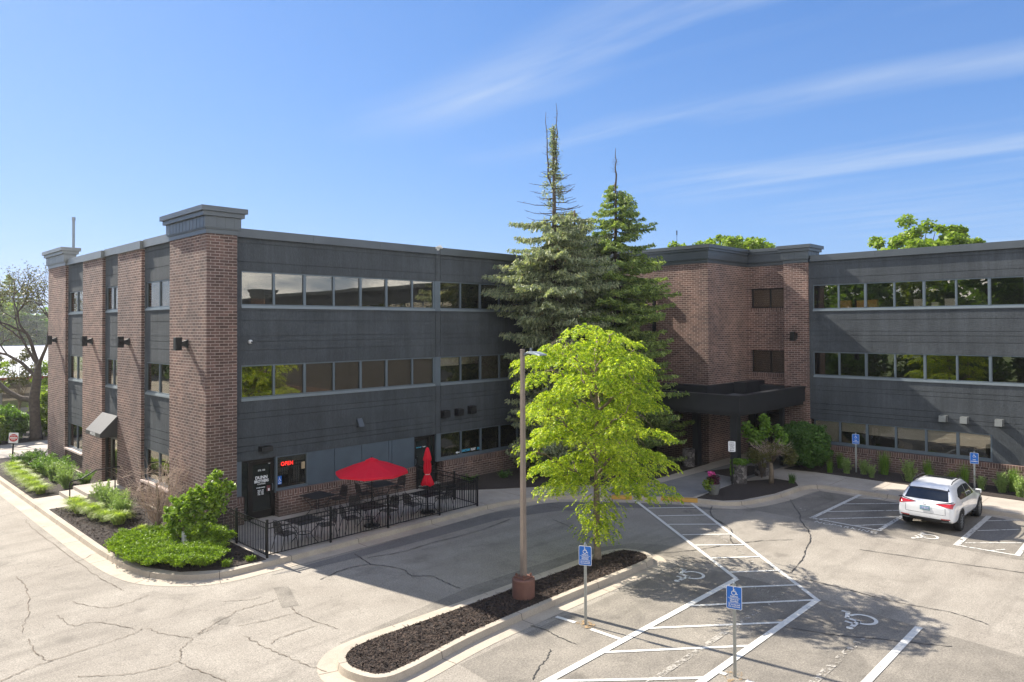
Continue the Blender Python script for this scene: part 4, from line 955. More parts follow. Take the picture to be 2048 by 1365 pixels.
g.add([(-0.06, -0.22, 6.22), (0.06, -0.22, 6.22), (0.15, -0.45, 6.21), (0.15, -0.72, 6.17), (-0.15, -0.72, 6.17), (-0.15, -0.45, 6.21), (-0.05, -0.22, 6.27), (0.05, -0.22, 6.27), (0.13, -0.45, 6.27), (0.13, -0.72, 6.20), (-0.13, -0.72, 6.20), (-0.13, -0.45, 6.27)],
      [(5, 4, 3, 2, 1, 0), (6, 7, 8, 9, 10, 11), (0, 1, 7, 6), (1, 2, 8, 7), (2, 3, 9, 8), (3, 4, 10, 9), (4, 5, 11, 10), (5, 0, 6, 11)])
lh = g.build('lamp_head', 'frame_light', t); g = MB(); g.tube([(0, -0.3, 6.27), (0, -0.3, 6.36)], 0.03, 8); g.build('photocell', 'frame_light', lh)

# ================================================================== SIGNS
M['galv'] = simple('galvanised_post', (0.42, 0.44, 0.43), 0.4, 0.6, 0.12, 5.0)
def rrect(w, h, r, n=5):
    pts = []
    for cx, cz, a0 in ((w / 2 - r, h / 2 - r, 0), (-w / 2 + r, h / 2 - r, 90), (-w / 2 + r, -h / 2 + r, 180), (w / 2 - r, -h / 2 + r, 270)):
        for i in range(n + 1):
            a = rad(a0 + 90 * i / n); pts.append((cx + r * math.cos(a), cz + r * math.sin(a)))
    return pts
def plate(mb, w, h, r, y0, y1, cz, k=None, cx=0):
    p = rrect(w, h, r); n = len(p)
    mb.add([(cx + x, y0, cz + z) for x, z in p] + [(cx + x, y1, cz + z) for x, z in p], [tuple(range(n)), tuple(range(n, 2 * n))[::-1]] + [(i, n + i, n + (i + 1) % n, (i + 1) % n) for i in range(n)], k)
def sign_post(name, loc, rz, label, zc, w=0.305, h=0.457, group=None, top=None, lean=0.0, post='galv', cat='sign'):
    t = thing(name, label, cat, loc, rz, group)
    tp = top or zc + h / 2 + 0.04
    g = MB()
    for sx in (-1, 1): g.box(sx * 0.024 - 0.008, sx * 0.024 + 0.008, -0.012, 0.014, 0, tp)
    g.box(-0.016, 0.016, 0.0, 0.012, 0, tp); p = g.build('post', post, t)
    g = MB(); plate(g, w, h, 0.03, -0.022, -0.016, zc); pl = g.build('sign_plate', 'sign_white', t)
    return t, pl
def parking_sign(loc, rz, label, zc, kind='id', group=None):
    t, pl = sign_post('parking_sign', loc, rz, label, zc, group=group)
    g = MB(); plate(g, 0.285, 0.437, 0.024, -0.0235, -0.0215, zc); g.build('blue_face', 'sign_blue', pl)
    g = MB(); S = 0.16 if kind == 'id' else 0.15; z0 = zc + 0.045 if kind == 'id' else zc + 0.03
    wheelchair(g, lambda x, y: (-S / 2 + x * S + 0.005, -0.0255, z0 + y * S * 1.05)); g.build('wheelchair_symbol', 'sign_white', pl)
    if kind == 'id':
        for tx, z, s in (('PARKING', 0.022, 0.038), ('VEHICLE ID', -0.035, 0.036), ('REQUIRED', -0.075, 0.036), ('UP TO $200 FINE', -0.14, 0.032), ('FOR VIOLATION', -0.178, 0.032)):
            text_mesh(tx, s, 'sign_white', 0.0005, 'lettering', pl, (0, -0.0255, zc + z), (rad(90), 0, 0), bold=0.0012, sx=0.95)
        g = MB(); g.box(-0.12, 0.12, -0.0255, -0.0235, zc - 0.008, zc - 0.002); g.box(-0.12, 0.12, -0.0255, -0.0235, zc - 0.108, zc - 0.102); g.build('divider', 'sign_white', pl)
    else:
        for tx, z, s in (('VAN', -0.06, 0.055), ('ACCESSIBLE', -0.13, 0.045)):
            text_mesh(tx, s, 'sign_white', 0.0005, 'lettering', pl, (0, -0.0255, zc + z), (rad(90), 0, 0), bold=0.002, sx=0.95)
    g = MB(); g.lathe([(0.02, 0), (0.022, 0.02), (0.012, 0.045), (0, 0.05)], 0, 0, 10); g.build('post_cap', 'frame_light', t).location = (0, 0, zc + 0.457 / 2 + 0.035)
    return t
parking_sign((13.26, 10.70, 0), rad(-63), 'blue disabled parking sign beside the round pole base and mulch island', 1.63)
parking_sign((13.37, 6.98, 0), rad(-72), 'blue disabled parking sign nearest the camera, in the striped stalls', 1.59)
parking_sign((35.0, 12.1, 0.17), rad(-80), 'blue van accessible sign in the bed between the round bush and the white car', 1.55, 'van')
parking_sign((34.9, 7.35, 0.17), rad(-80), 'blue van accessible sign behind the right front of the white car', 1.27, 'van')
t, pl = sign_post('notice_sign', (28.75, 15.06, 0.15), rad(-62), 'white notice sign with black text in front of the canopy column', 1.65, 0.3, 0.45, post='black')
for tx, z, s in (('NOTICE', 0.16, 0.045), ('NO SMOKING', 0.10, 0.035), ('WITHIN 25 FEET', 0.05, 0.03), ('OF THIS', 0.01, 0.03), ('ENTRANCE', -0.03, 0.035), ('THANK YOU', -0.09, 0.03)):
    text_mesh(tx, s, 'black', 0.0005, 'lettering', pl, (0, -0.0245, 1.65 + z), (rad(90), 0, 0), bold=0.001)
g = MB(); g.add([(-0.1, -0.0245, 1.49), (-0.05, -0.0245, 1.46), (-0.05, -0.0245, 1.48), (0.08, -0.0245, 1.48), (0.08, -0.0245, 1.50), (-0.05, -0.0245, 1.50), (-0.05, -0.0245, 1.52)], [(0, 1, 2, 3, 4, 5, 6)]); g.build('arrow', 'black', pl)
t, pl = sign_post('road_sign', (7.98, 43.2, 0.15), rad(-30), 'red and white do not enter sign on a dark post at the left edge', 1.40, 0.42, 0.52, post='black')
t.rotation_euler = (0, rad(3), rad(-30))
g = MB(); g.lathe([(0.19, 0), (0.19, 0.003)], 0, 0, 32); o = g.build('red_disc', 'sign_red', pl); o.location = (0, -0.023, 1.40); o.rotation_euler = (rad(90), 0, 0)
g = MB(); g.box(-0.16, 0.16, -0.0285, -0.0265, 1.37, 1.43); g.build('white_bar', 'sign_white', pl)
for tx, z in (('DO NOT', 0.10), ('ENTER', -0.09)): text_mesh(tx, 0.075, 'sign_white', 0.0005, 'lettering', pl, (0, -0.028, 1.40 + z), (rad(90), 0, 0), bold=0.002, sx=0.8)
t = thing('garden_marker', 'small white upright marker stake among the plants near the far tower', 'marker', (8.66, 38.16, 0.17), rad(-45))
g = MB(); g.box(-0.06, 0.06, -0.01, 0.01, 0.3, 0.72); g.build('marker_plate', 'sign_white', t); g = MB(); g.box(-0.012, 0.012, -0.008, 0.008, 0, 0.3); g.build('stake', 'white', t)
# rust stains round the sign posts
M['rust'] = paintmat('rusty_ground_stain', (0.36, 0.24, 0.12), 0.53)
g = MB()
for x, y, r in ((13.26, 10.70, 0.26), (13.37, 6.98, 0.30)):
    g.sheet([(x + r * math.cos(a) * random.uniform(0.6, 1.0), y + r * math.sin(a) * random.uniform(0.7, 1.1)) for a in [k * 0.628 for k in range(10)]], 0.019)
struct(g.build('rust_stains', 'rust'))

# ================================================================== PATIO FENCE
f = thing('patio_fence', 'black metal picket fence around the coffee shop patio', 'fence', (10.13, 20.33, 0.15))
def fpost(x, y, h=1.12):
    g = MB(); g.box(x - 0.028, x + 0.028, y - 0.028, y + 0.028, 0.14, 0.15 + h); g.box(x - 0.034, x + 0.034, y - 0.034, y + 0.034, 0.15 + h, 0.15 + h + 0.02); g.build('post', 'black', f, world=True)
def fpanel(a, b):
    a = Vector(a); b = Vector(b); d = b - a; L = d.length; t = d / L; n = Vector((-t.y, t.x))
    def xf(x, y, z): q = a + t * x + n * y; return (q.x, q.y, z)
    g = MB()
    for z in (0.24, 1.02, 1.17): g.box(0.03, L - 0.03, -0.013, 0.013, z - 0.014, z + 0.014, None, xf)
    k = int(L / 0.108)
    for i in range(1, k):
        x = L * i / k; g.box(x - 0.008, x + 0.008, -0.0079, 0.0079, 0.22, 1.165, None, xf)
    g.build('picket_panel', 'black', f, world=True)
P = [(10.12, 24.0), (10.13, 22.4), (10.13, 20.33), (12.28, 20.33), (14.51, 20.33), (16.78, 20.33), (18.65, 20.33), (18.72, 21.75), (18.78, 23.2), (18.84, 24.3)]
for i, p in enumerate(P): fpost(*p, h=1.35 if i == 9 else 1.12)
for i in range(len(P) - 1): fpanel(P[i], P[i + 1])

# ================================================================== PATIO FURNITURE
M['iron'] = simple('dark_iron', (0.022, 0.022, 0.024), 0.5, 0.3, 0.2, 6.0)
def make_chair():
    t = thing('patio_chair', '', 'chair')
    # faces +x ; seat at 0.44
    def mesh_panel(mb, o, u, v, nu, nv, w=0.006):
        o, u, v = Vector(o), Vector(u), Vector(v); nrm = u.cross(v).normalized() * 0.003
        for i in range(nu + 1):
            c = o + u * i / nu; e = u.normalized() * w / 2
            mb.add([c - e + nrm, c + e + nrm, c + e + v + nrm, c - e + v + nrm], [(0, 1, 2, 3)])
        for j in range(nv + 1):
            c = o + v * j / nv; e = v.normalized() * w / 2
            mb.add([c - e, c + e, c + e + u, c - e + u], [(0, 1, 2, 3)])
    g = MB(); mesh_panel(g, (-0.22, -0.23, 0.44), (0.45, 0, 0.01), (0, 0.46, 0), 24, 24, 0.011); g.tube([(-0.22, -0.23, 0.44), (0.23, -0.23, 0.45), (0.23, 0.23, 0.45), (-0.22, 0.23, 0.44), (-0.22, -0.23, 0.44)], 0.012, 6); g.build('seat', 'iron', t)
    g = MB(); mesh_panel(g, (-0.23, -0.2, 0.50), (-0.09, 0, 0.36), (0, 0.40, 0), 20, 22, 0.011)
    g.tube([(-0.22, -0.22, 0.44), (-0.29, -0.22, 0.70), (-0.33, -0.15, 0.88), (-0.335, 0, 0.91), (-0.33, 0.15, 0.88), (-0.29, 0.22, 0.70), (-0.22, 0.22, 0.44)], 0.013, 6); g.build('backrest', 'iron', t)
    for s in (-1, 1):
        g = MB(); g.tube([(-0.28, s * 0.22, 0.66), (-0.1, s * 0.27, 0.68), (0.16, s * 0.27, 0.66), (0.24, s * 0.26, 0.60), (0.22, s * 0.25, 0.46)], 0.011, 6); g.build('armrest', 'iron', t)
        g = MB(); g.tube([(0.20, s * 0.22, 0.45), (0.25, s * 0.24, 0.2), (0.27, s * 0.25, 0.0)], 0.012, 6); g.build('leg', 'iron', t)
        g = MB(); g.tube([(-0.20, s * 0.22, 0.44), (-0.26, s * 0.24, 0.2), (-0.32, s * 0.25, 0.0)], 0.012, 6); g.build('leg', 'iron', t)
    return t
def make_table():
    t = thing('patio_table', '', 'table')
    g = MB(); g.box(-0.45, 0.45, -0.45, 0.45, 0.715, 0.722)
    g.tube([(-0.46, -0.46, 0.715), (0.46, -0.46, 0.715), (0.46, 0.46, 0.715), (-0.46, 0.46, 0.715), (-0.46, -0.46, 0.715)], 0.016, 6); g.build('tabletop', 'iron', t)
    for k in range(4):
        a = rad(45 + 90 * k); c, s = math.cos(a), math.sin(a)
        g = MB(); g.tube([(c * r, s * r, z) for r, z in ((0.48, 0.70), (0.46, 0.58), (0.30, 0.42), (0.21, 0.30), (0.26, 0.18), (0.42, 0.0))], 0.012, 6); g.build('leg', 'iron', t)
    g = MB(); g.tube([(0.21 * math.cos(rad(a)), 0.21 * math.sin(rad(a)), 0.30) for a in range(0, 361, 20)], 0.012, 6, caps=False); g.build('ring', 'iron', t)
    return t
ch0 = make_chair(); tb0 = make_table(); ch_used = tb_used = False
GC = 'iron mesh armchairs on the patio'; GT = 'square iron tables on the patio'
tables = [((11.7, 20.95), 'black square mesh table by the fence corner, no umbrella'), ((14.15, 20.95), 'black square mesh table under the open red umbrella'), ((16.72, 20.95), 'black square mesh table under the closed red umbrella'),
          ((13.75, 23.65), 'black square mesh table against the brick wall, left of the open umbrella'), ((16.45, 23.55), 'black square mesh table against the brick wall, behind the umbrella canopy')]
for i, (p, lb) in enumerate(tables):
    o = tb0 if i == 0 else dup(tb0, (0, 0, 0)); o.location = (p[0], p[1], 0.152); o.rotation_euler = (0, 0, rad([4, -3, 2, 8, -5][i])); o['label'] = lb; o['group'] = GT
chairs = [((11.0, 20.85), 8, 'mesh armchair nearest the fence corner, left of the uncovered table'), ((12.42, 20.85), 172, 'mesh armchair right of the uncovered table by the fence'),
          ((13.42, 20.95), -8, 'mesh armchair left of the table under the open umbrella'), ((14.9, 20.85), 186, 'mesh armchair right of the table under the open umbrella'), ((14.25, 21.75), -95, 'mesh armchair behind the table under the open umbrella'),
          ((16.0, 20.9), 5, 'mesh armchair left of the closed umbrella'), ((17.45, 20.9), 176, 'mesh armchair right of the closed umbrella'), ((14.6, 23.7), 180, 'mesh armchair against the brick wall, right of the leftmost wall table'),
          ((15.75, 23.6), -6, 'mesh armchair against the brick wall, left of the table behind the canopy'), ((17.25, 23.6), 184, 'mesh armchair against the brick wall, nearest the spa door')]
for i, (p, a, lb) in enumerate(chairs):
    o = ch0 if i == 0 else dup(ch0, (0, 0, 0)); o.location = (p[0], p[1], 0.152); o.rotation_euler = (0, 0, rad(a)); o['label'] = lb; o['group'] = GC
M['red_fabric'] = leafmat('red_canvas', (0.80, 0.012, 0.04), (0.86, 0.02, 0.05), 0.33, 0.7, (1.2, 0.8, 0.8))
t = thing('patio_umbrella', 'open red canvas umbrella standing through the middle patio table', 'umbrella', (14.27, 20.95, 0.152))
N = 8; R0 = 1.25; g = MB(); top = (0, 0, 2.31); prev = None
rim = []; mid = []
for i in range(N * 4):
    a = 2 * math.pi * i / (N * 4); s = (i % 4) / 4; sag = 1 - 0.045 * math.sin(math.pi * s)
    rim.append((R0 * sag * math.cos(a), R0 * sag * math.sin(a), 1.88 + 0.02 * math.sin(math.pi * s))); mid.append((R0 * 0.5 * sag * math.cos(a), R0 * 0.5 * sag * math.sin(a), 2.13 - 0.015 * math.sin(math.pi * s)))
vs = [top] + mid + rim + [(x * 1.005, y * 1.005, z - 0.07) for x, y, z in rim]; n = N * 4
fs = [(0, 1 + i, 1 + (i + 1) % n) for i in range(n)] + [(1 + i, 1 + n + i, 1 + n + (i + 1) % n, 1 + (i + 1) % n) for i in range(n)] + [(1 + n + i, 1 + 2 * n + i, 1 + 2 * n + (i + 1) % n, 1 + n + (i + 1) % n) for i in range(n)]
g.add(vs, fs); cv = g.build('canopy', 'red_fabric', t)
g = MB(); vv = [(0, 0, 2.37)] + [(0.24 * math.cos(2 * math.pi * i / 8), 0.24 * math.sin(2 * math.pi * i / 8), 2.27) for i in range(8)]; g.add(vv, [(0, 1 + i, 1 + (i + 1) % 8) for i in range(8)]); g.build('vent_flap', 'red_fabric', cv)
g = MB(); g.tube([(0, 0, 0.05), (0, 0, 2.4)], 0.02, 8); g.build('pole', 'black', t)
g = MB(); g.lathe([(0.27, 0), (0.27, 0.04), (0.05, 0.08), (0.04, 0.3), (0, 0.3)], 0, 0, 24); g.build('base', 'black', t)
for i in range(8):
    a = 2 * math.pi * i / 8; g = MB(); g.tube([(0, 0, 2.22), (1.22 * math.cos(a), 1.22 * math.sin(a), 1.86)], 0.008, 4); g.build('rib', 'black', t)
t = thing('patio_umbrella', 'closed red canvas umbrella tied shut beside the right end of the fence', 'umbrella', (16.72, 20.95, 0.152))
g = MB(); n = 40
prof = [(0.01, 2.42), (0.05, 2.38), (0.09, 2.22), (0.135, 1.98), (0.125, 1.93), (0.10, 1.90), (0.12, 1.7), (0.11, 1.5), (0.075, 1.42), (0.11, 1.36), (0.16, 1.2), (0.21, 1.05), (0.185, 1.02)]
vs = []
for j, (r, z) in enumerate(prof):
    for i in range(n):
        a = 2 * math.pi * i / n; q = 1 + 0.22 * math.sin(a * 8 + j * 0.25) * (0.3 + min(1, j / 4)); vs.append((r * q * math.cos(a), r * q * math.sin(a), z - 0.03 * math.sin(a * 3) * (j > 9)))
g.add(vs, [(j * n + i, j * n + (i + 1) % n, (j + 1) * n + (i + 1) % n, (j + 1) * n + i) for j in range(len(prof) - 1) for i in range(n)]); cv = g.build('folded_canopy', 'red_fabric', t, smooth=True)
g = MB(); g.tube([(0.08 * math.cos(rad(a)), 0.08 * math.sin(rad(a)), 1.42) for a in range(0, 361, 24)], 0.014, 5, caps=False); g.build('tie_strap', 'white', cv)
g = MB(); g.tube([(0, 0, 0.05), (0, 0, 2.4)], 0.022, 8); g.build('pole', 'black', t)
g = MB(); g.lathe([(0.27, 0), (0.27, 0.04), (0.05, 0.08), (0.04, 0.3), (0, 0.3)], 0, 0, 24); g.build('base', 'black', t)

# ================================================================== WHITE SUV
from mathutils.bvhtree import BVHTree
M['paint'] = simple('white_car_paint', (0.78, 0.79, 0.80), 0.22, 0, 0.01, 2.0, spec=0.6)
M['paint'].node_tree.nodes['Principled BSDF'].inputs['Coat Weight'].default_value = 1.0
M['car_glass'] = simple('car_glass', (0.012, 0.014, 0.016), 0.03, 0, 0.05, 2.0, spec=0.9)
M['car_black'] = simple('black_trim', (0.02, 0.02, 0.021), 0.55, 0, 0.15, 8.0)
M['tyre'] = simple('tyre_rubber', (0.018, 0.018, 0.018), 0.85, 0, 0.2, 12.0)
M['rim'] = simple('alloy_rim', (0.32, 0.33, 0.34), 0.3, 0.8, 0.1, 6.0)
M['tail_red'] = simple('tail_lamp_red', (0.42, 0.012, 0.015), 0.12, 0, 0.1, 10.0, spec=0.9)
M['plate_blue'] = simple('licence_plate', (0.16, 0.30, 0.36), 0.4, 0, 0.25, 14.0)
car = thing('parked_car', 'white crossover suv parked nose-in facing the right wing', 'car', (27.2, 7.19, 0.016))
car.scale = (0.955, 0.955, 0.955)
ST = [  # x, bottom z, half width low, half width max, belt z, belt hw, roof edge z, roof hw, top z
    (0.00, 0.52, 0.60, 0.80, 0.80, 0.78, 0.88, 0.68, 0.90),
    (0.05, 0.40, 0.74, 0.88, 0.88, 0.86, 0.99, 0.76, 1.01),
    (0.20, 0.34, 0.80, 0.915, 0.98, 0.885, 1.10, 0.76, 1.12),
    (0.42, 0.33, 0.83, 0.92, 1.03, 0.895, 1.33, 0.70, 1.37),
    (0.56, 0.36, 0.85, 0.925, 1.04, 0.90, 1.46, 0.665, 1.51),
    (0.66, 0.60, 0.86, 0.935, 1.04, 0.90, 1.50, 0.66, 1.56),
    (0.82, 0.74, 0.87, 0.94, 1.04, 0.90, 1.535, 0.66, 1.60),
    (1.12, 0.74, 0.87, 0.94, 1.03, 0.90, 1.55, 0.665, 1.62),
    (1.28, 0.60, 0.86, 0.935, 1.02, 0.90, 1.56, 0.67, 1.63),
    (1.38, 0.34, 0.84, 0.925, 1.01, 0.90, 1.56, 0.67, 1.635),
    (2.00, 0.30, 0.82, 0.91, 0.99, 0.895, 1.55, 0.67, 1.64),
    (2.60, 0.30, 0.82, 0.91, 0.98, 0.89, 1.50, 0.66, 1.60),
    (2.95, 0.30, 0.82, 0.915, 0.975, 0.885, 1.36, 0.67, 1.46),
    (3.25, 0.34, 0.84, 0.925, 0.97, 0.88, 1.16, 0.70, 1.24),
    (3.32, 0.60, 0.86, 0.935, 0.965, 0.87, 1.10, 0.71, 1.18),
    (3.50, 0.74, 0.87, 0.94, 0.96, 0.86, 1.01, 0.74, 1.07),
    (3.80, 0.74, 0.87, 0.94, 0.92, 0.85, 0.98, 0.72, 1.03),
    (3.98, 0.60, 0.86, 0.935, 0.90, 0.84, 0.95, 0.70, 1.00),
    (4.08, 0.34, 0.84, 0.91, 0.88, 0.83, 0.92, 0.69, 0.97),
    (4.40, 0.30, 0.72, 0.83, 0.80, 0.76, 0.84, 0.62, 0.87),
    (4.60, 0.34, 0.52, 0.64, 0.66, 0.56, 0.70, 0.46, 0.72)]
bmv = []; bmf = []
for (x, zb, hl, hm, bz, bh, rz_, rh, tz) in ST:
    zm = max(0.62, zb + 0.04); zl = max(0.42, zb + 0.02)
    half = [(0, zb), (hl, zb), (hm - 0.02, zl), (hm, zm), (bh, bz), ((bh + rh) / 2 + 0.01, (bz + rz_) / 2 + 0.01), (rh, rz_), (rh * 0.8, tz - 0.012), (0, tz)]
    ring = [(x, y, z) for y, z in half] + [(x, -y, z) for y, z in half[-2:0:-1]]
    bmv.append(ring)
nr = len(bmv[0]); V = [p for r in bmv for p in r]
F = [(i * nr + j, i * nr + (j + 1) % nr, (i + 1) * nr + (j + 1) % nr, (i + 1) * nr + j) for i in range(len(ST) - 1) for j in range(nr)]
F.append(tuple(range(nr))[::-1]); F.append(tuple((len(ST) - 1) * nr + j for j in range(nr)))
me = D.meshes.new('body'); me.from_pydata(V, [], [f_[::-1] for f_ in F]); me.materials.append(M['paint'])
tmp = D.objects.new('body', me); COL.objects.link(tmp); sm = tmp.modifiers.new('s', 'SUBSURF'); sm.levels = 2; sm.render_levels = 2
bpy.context.view_layer.update(); dg = bpy.context.evaluated_depsgraph_get(); me2 = D.meshes.new_from_object(tmp.evaluated_get(dg)); D.objects.remove(tmp)
me2.polygons.foreach_set('use_smooth', [True] * len(me2.polygons)); body = D.objects.new('body', me2); COL.objects.link(body); body.parent = car
bvh = BVHTree.FromPolygons([v.co.copy() for v in me2.vertices], [tuple(p.vertices) for p in me2.polygons])
def decal(name, mat, quadsl, axis, off=0.006, n=10, parent=car, smooth=True):
    """each quad is 4 2D corners: (y,z) for axis 'rear', (x,z) for 'left'/'right', (x,y) for 'top'; projected on the body"""
    g = MB()
    for q in quadsl:
        q = [Vector(c) for c in q]; o = len(g.v); ok = True
        for i in range(n + 1):
            for j in range(n + 1):
                a, b = i / n, j / n; p = (q[0] * (1 - a) + q[1] * a) * (1 - b) + (q[3] * (1 - a) + q[2] * a) * b
                if axis == 'rear': o_, d_ = Vector((-1, p[0], p[1])), Vector((1, 0, 0))
                elif axis == 'top': o_, d_ = Vector((p[0], p[1], 3)), Vector((0, 0, -1))
                elif axis == 'front': o_, d_ = Vector((6, p[0], p[1])), Vector((-1, 0, 0))
                else:
                    s = 1 if axis == 'left' else -1; o_, d_ = Vector((p[0], s * 2, p[1])), Vector((0, -s, 0))
                h, nm, _, _ = bvh.ray_cast(o_, d_)
                if h is None: h = o_ + d_ * 1.1; nm = -d_
                if nm.dot(d_) > 0: nm = -nm
                g.v.append(tuple(h + nm * off))
        for i in range(n):
            for j in range(n): g.f.append((o + i * (n + 1) + j, o + (i + 1) * (n + 1) + j, o + (i + 1) * (n + 1) + j + 1, o + i * (n + 1) + j + 1)); g.mi.append(0)
    ob = g.build(name, mat, parent, smooth=smooth); return ob
decal('rear_window', 'car_glass', [[(-0.70, 1.10), (0.70, 1.10), (0.60, 1.46), (-0.60, 1.46)]], 'rear')
decal('windshield', 'car_glass', [[(2.72, -0.62), (3.42, -0.72), (3.42, 0.72), (2.72, 0.62)]], 'top')
decal('sunroof', 'car_glass', [[(1.75, -0.45), (2.5, -0.45), (2.5, 0.45), (1.75, 0.45)]], 'top')
for s in ('left', 'right'):
    decal('side_window', 'car_glass', [[(1.05, 1.08), (1.95, 1.04), (1.95, 1.47), (1.28, 1.44)], [(0.86, 1.20), (1.05, 1.08), (1.28, 1.44), (1.10, 1.38)]], s)
    decal('side_window', 'car_glass', [[(2.0, 1.04), (2.98, 1.03), (2.62, 1.40), (2.0, 1.47)]], s)
    decal('sill_cladding', 'car_black', [[(1.40, 0.31), (3.24, 0.31), (3.24, 0.42), (1.40, 0.40)]], s, 0.008)
    for cx in (0.97, 3.65):
        qs = []
        for k in range(8):
            a0, a1 = rad(180 * k / 8), rad(180 * (k + 1) / 8)
            qs.append([(cx + r * math.cos(a), 0.36 + r * math.sin(a)) for r, a in ((0.37, a0), (0.45, a0), (0.45, a1), (0.37, a1))])
        decal('wheel_arch', 'car_black', qs, s, 0.01, 3)
for s in (1, -1):
    decal('tail_light', 'tail_red', [[(s * 0.34, 0.99), (s * 0.84, 0.90), (s * 0.86, 1.06), (s * 0.34, 1.0)]], 'rear', 0.012)
    decal('reflector', 'tail_red', [[(s * 0.50, 0.50), (s * 0.78, 0.515), (s * 0.78, 0.545), (s * 0.50, 0.53)]], 'rear', 0.015)
    decal('exhaust_trim', 'frame_light', [[(s * 0.50, 0.445), (s * 0.80, 0.46), (s * 0.80, 0.435), (s * 0.53, 0.415)]], 'rear', 0.02)
    decal('lamp_edge', 'car_black', [[(s * 0.30, 0.995), (s * 0.88, 1.085), (s * 0.88, 1.12), (s * 0.30, 1.01)]], 'rear', 0.009)
decal('bumper_trim', 'car_black', [[(-0.78, 0.36), (0.78, 0.36), (0.74, 0.50), (-0.74, 0.50)]], 'rear', 0.008)
decal('tailgate_seam', 'car_black', [[(-0.62, 0.655), (0.62, 0.655), (0.62, 0.665), (-0.62, 0.665)], [(-0.64, 0.66), (-0.63, 0.66), (-0.62, 0.90), (-0.63, 0.90)], [(0.64, 0.66), (0.63, 0.66), (0.62, 0.90), (0.63, 0.90)]], 'rear', 0.003)
for s in ('left', 'right'): decal('door_seam', 'car_black', [[(1.96, 0.45), (1.968, 0.45), (1.968, 1.0), (1.96, 1.0)], [(3.02, 0.5), (3.028, 0.5), (3.028, 0.95), (3.02, 0.95)], [(1.30, 0.62), (1.308, 0.62), (1.10, 1.0), (1.092, 1.0)]], s, 0.003)
lp = decal('licence_plate', 'plate_blue', [[(-0.16, 0.76), (0.16, 0.76), (0.16, 0.91), (-0.16, 0.91)]], 'rear', 0.02, 2, smooth=False)
xb = min(v.co.x for v in lp.data.vertices) - 0.004
g = MB(); g.box(xb - 0.0005, xb, -0.13, 0.13, 0.80, 0.875); g.build('plate_field', 'sign_white', lp)
text_mesh('ELZ 054', 0.075, 'sign_blue', 0.0005, 'lettering', lp, (xb - 0.003, 0, 0.838), (rad(90), 0, rad(-90)), bold=0.002)
g = MB()
for i in range(20):
    a0, a1 = 2 * math.pi * i / 20, 2 * math.pi * (i + 1) / 20
    g.add([(xb - 0.004, r * math.cos(a), 0.985 + 0.72 * r * math.sin(a)) for r, a in ((0.062, a0), (0.050, a0), (0.050, a1), (0.062, a1))], [(0, 1, 2, 3)])
g.add([(xb - 0.004, y, z) for y, z in ((0.02, 1.015), (0.032, 1.015), (0.012, 0.965), (-0.045, 0.965), (-0.045, 0.955), (0.03, 0.955))], [(0, 1, 2, 3, 4, 5)])
g.build('emblem', 'car_black', car)
for s in (1, -1):
    g = MB(); g.tube([(0.95, s * 0.62, 1.60), (1.1, s * 0.62, 1.655), (1.6, s * 0.62, 1.675), (2.2, s * 0.62, 1.66), (2.4, s * 0.61, 1.62)], 0.018, 6); g.build('roof_rail', 'car_black', car)
    g = MB(); g.box(-0.09, 0.09, -0.10, 0.10, -0.07, 0.08); mo = g.build('side_mirror', 'paint', car, bevel=0.04); mo.location = (2.98, s * 1.02, 1.10)
    g = MB(); g.box(-0.095, -0.09, -0.08, 0.08, -0.05, 0.06); g.build('mirror_glass', 'rim', mo)
    for cx in (0.97, 3.65):
        w = D.objects.new('wheel', None); COL.objects.link(w); w.parent = car; w.location = (cx, s * 0.82, 0.355); w.rotation_euler = (rad(-90) * s, 0, 0)
        g = MB(); g.lathe([(0.24, -0.11), (0.33, -0.115), (0.355, -0.08), (0.358, 0.0), (0.355, 0.08), (0.33, 0.115), (0.24, 0.11)], 0, 0, 36); g.build('tyre', 'tyre', w, smooth=False)
        g = MB(); g.lathe([(0.245, 0.02), (0.245, 0.108), (0.225, 0.112), (0.22, 0.06)], 0, 0, 30)
        for k in range(10):
            a = 2 * math.pi * k / 10; g.tube([(0.03 * math.cos(a), 0.03 * math.sin(a), 0.10), (0.225 * math.cos(a + 0.12), 0.225 * math.sin(a + 0.12), 0.10)], [0.02, 0.014], 5)
        g.lathe([(0.05, 0.08), (0.05, 0.115), (0, 0.12)], 0, 0, 12); g.build('rim', 'rim', w)
decal('window_top_shade', 'car_black', [[(-0.66, 1.40), (0.66, 1.40), (0.60, 1.49), (-0.60, 1.49)]], 'rear', 0.01)
# high stop lamp spoiler
decal('roof_spoiler', 'paint', [[(0.50, -0.60), (0.72, -0.60), (0.72, 0.60), (0.50, 0.60)]], 'top', 0.022)

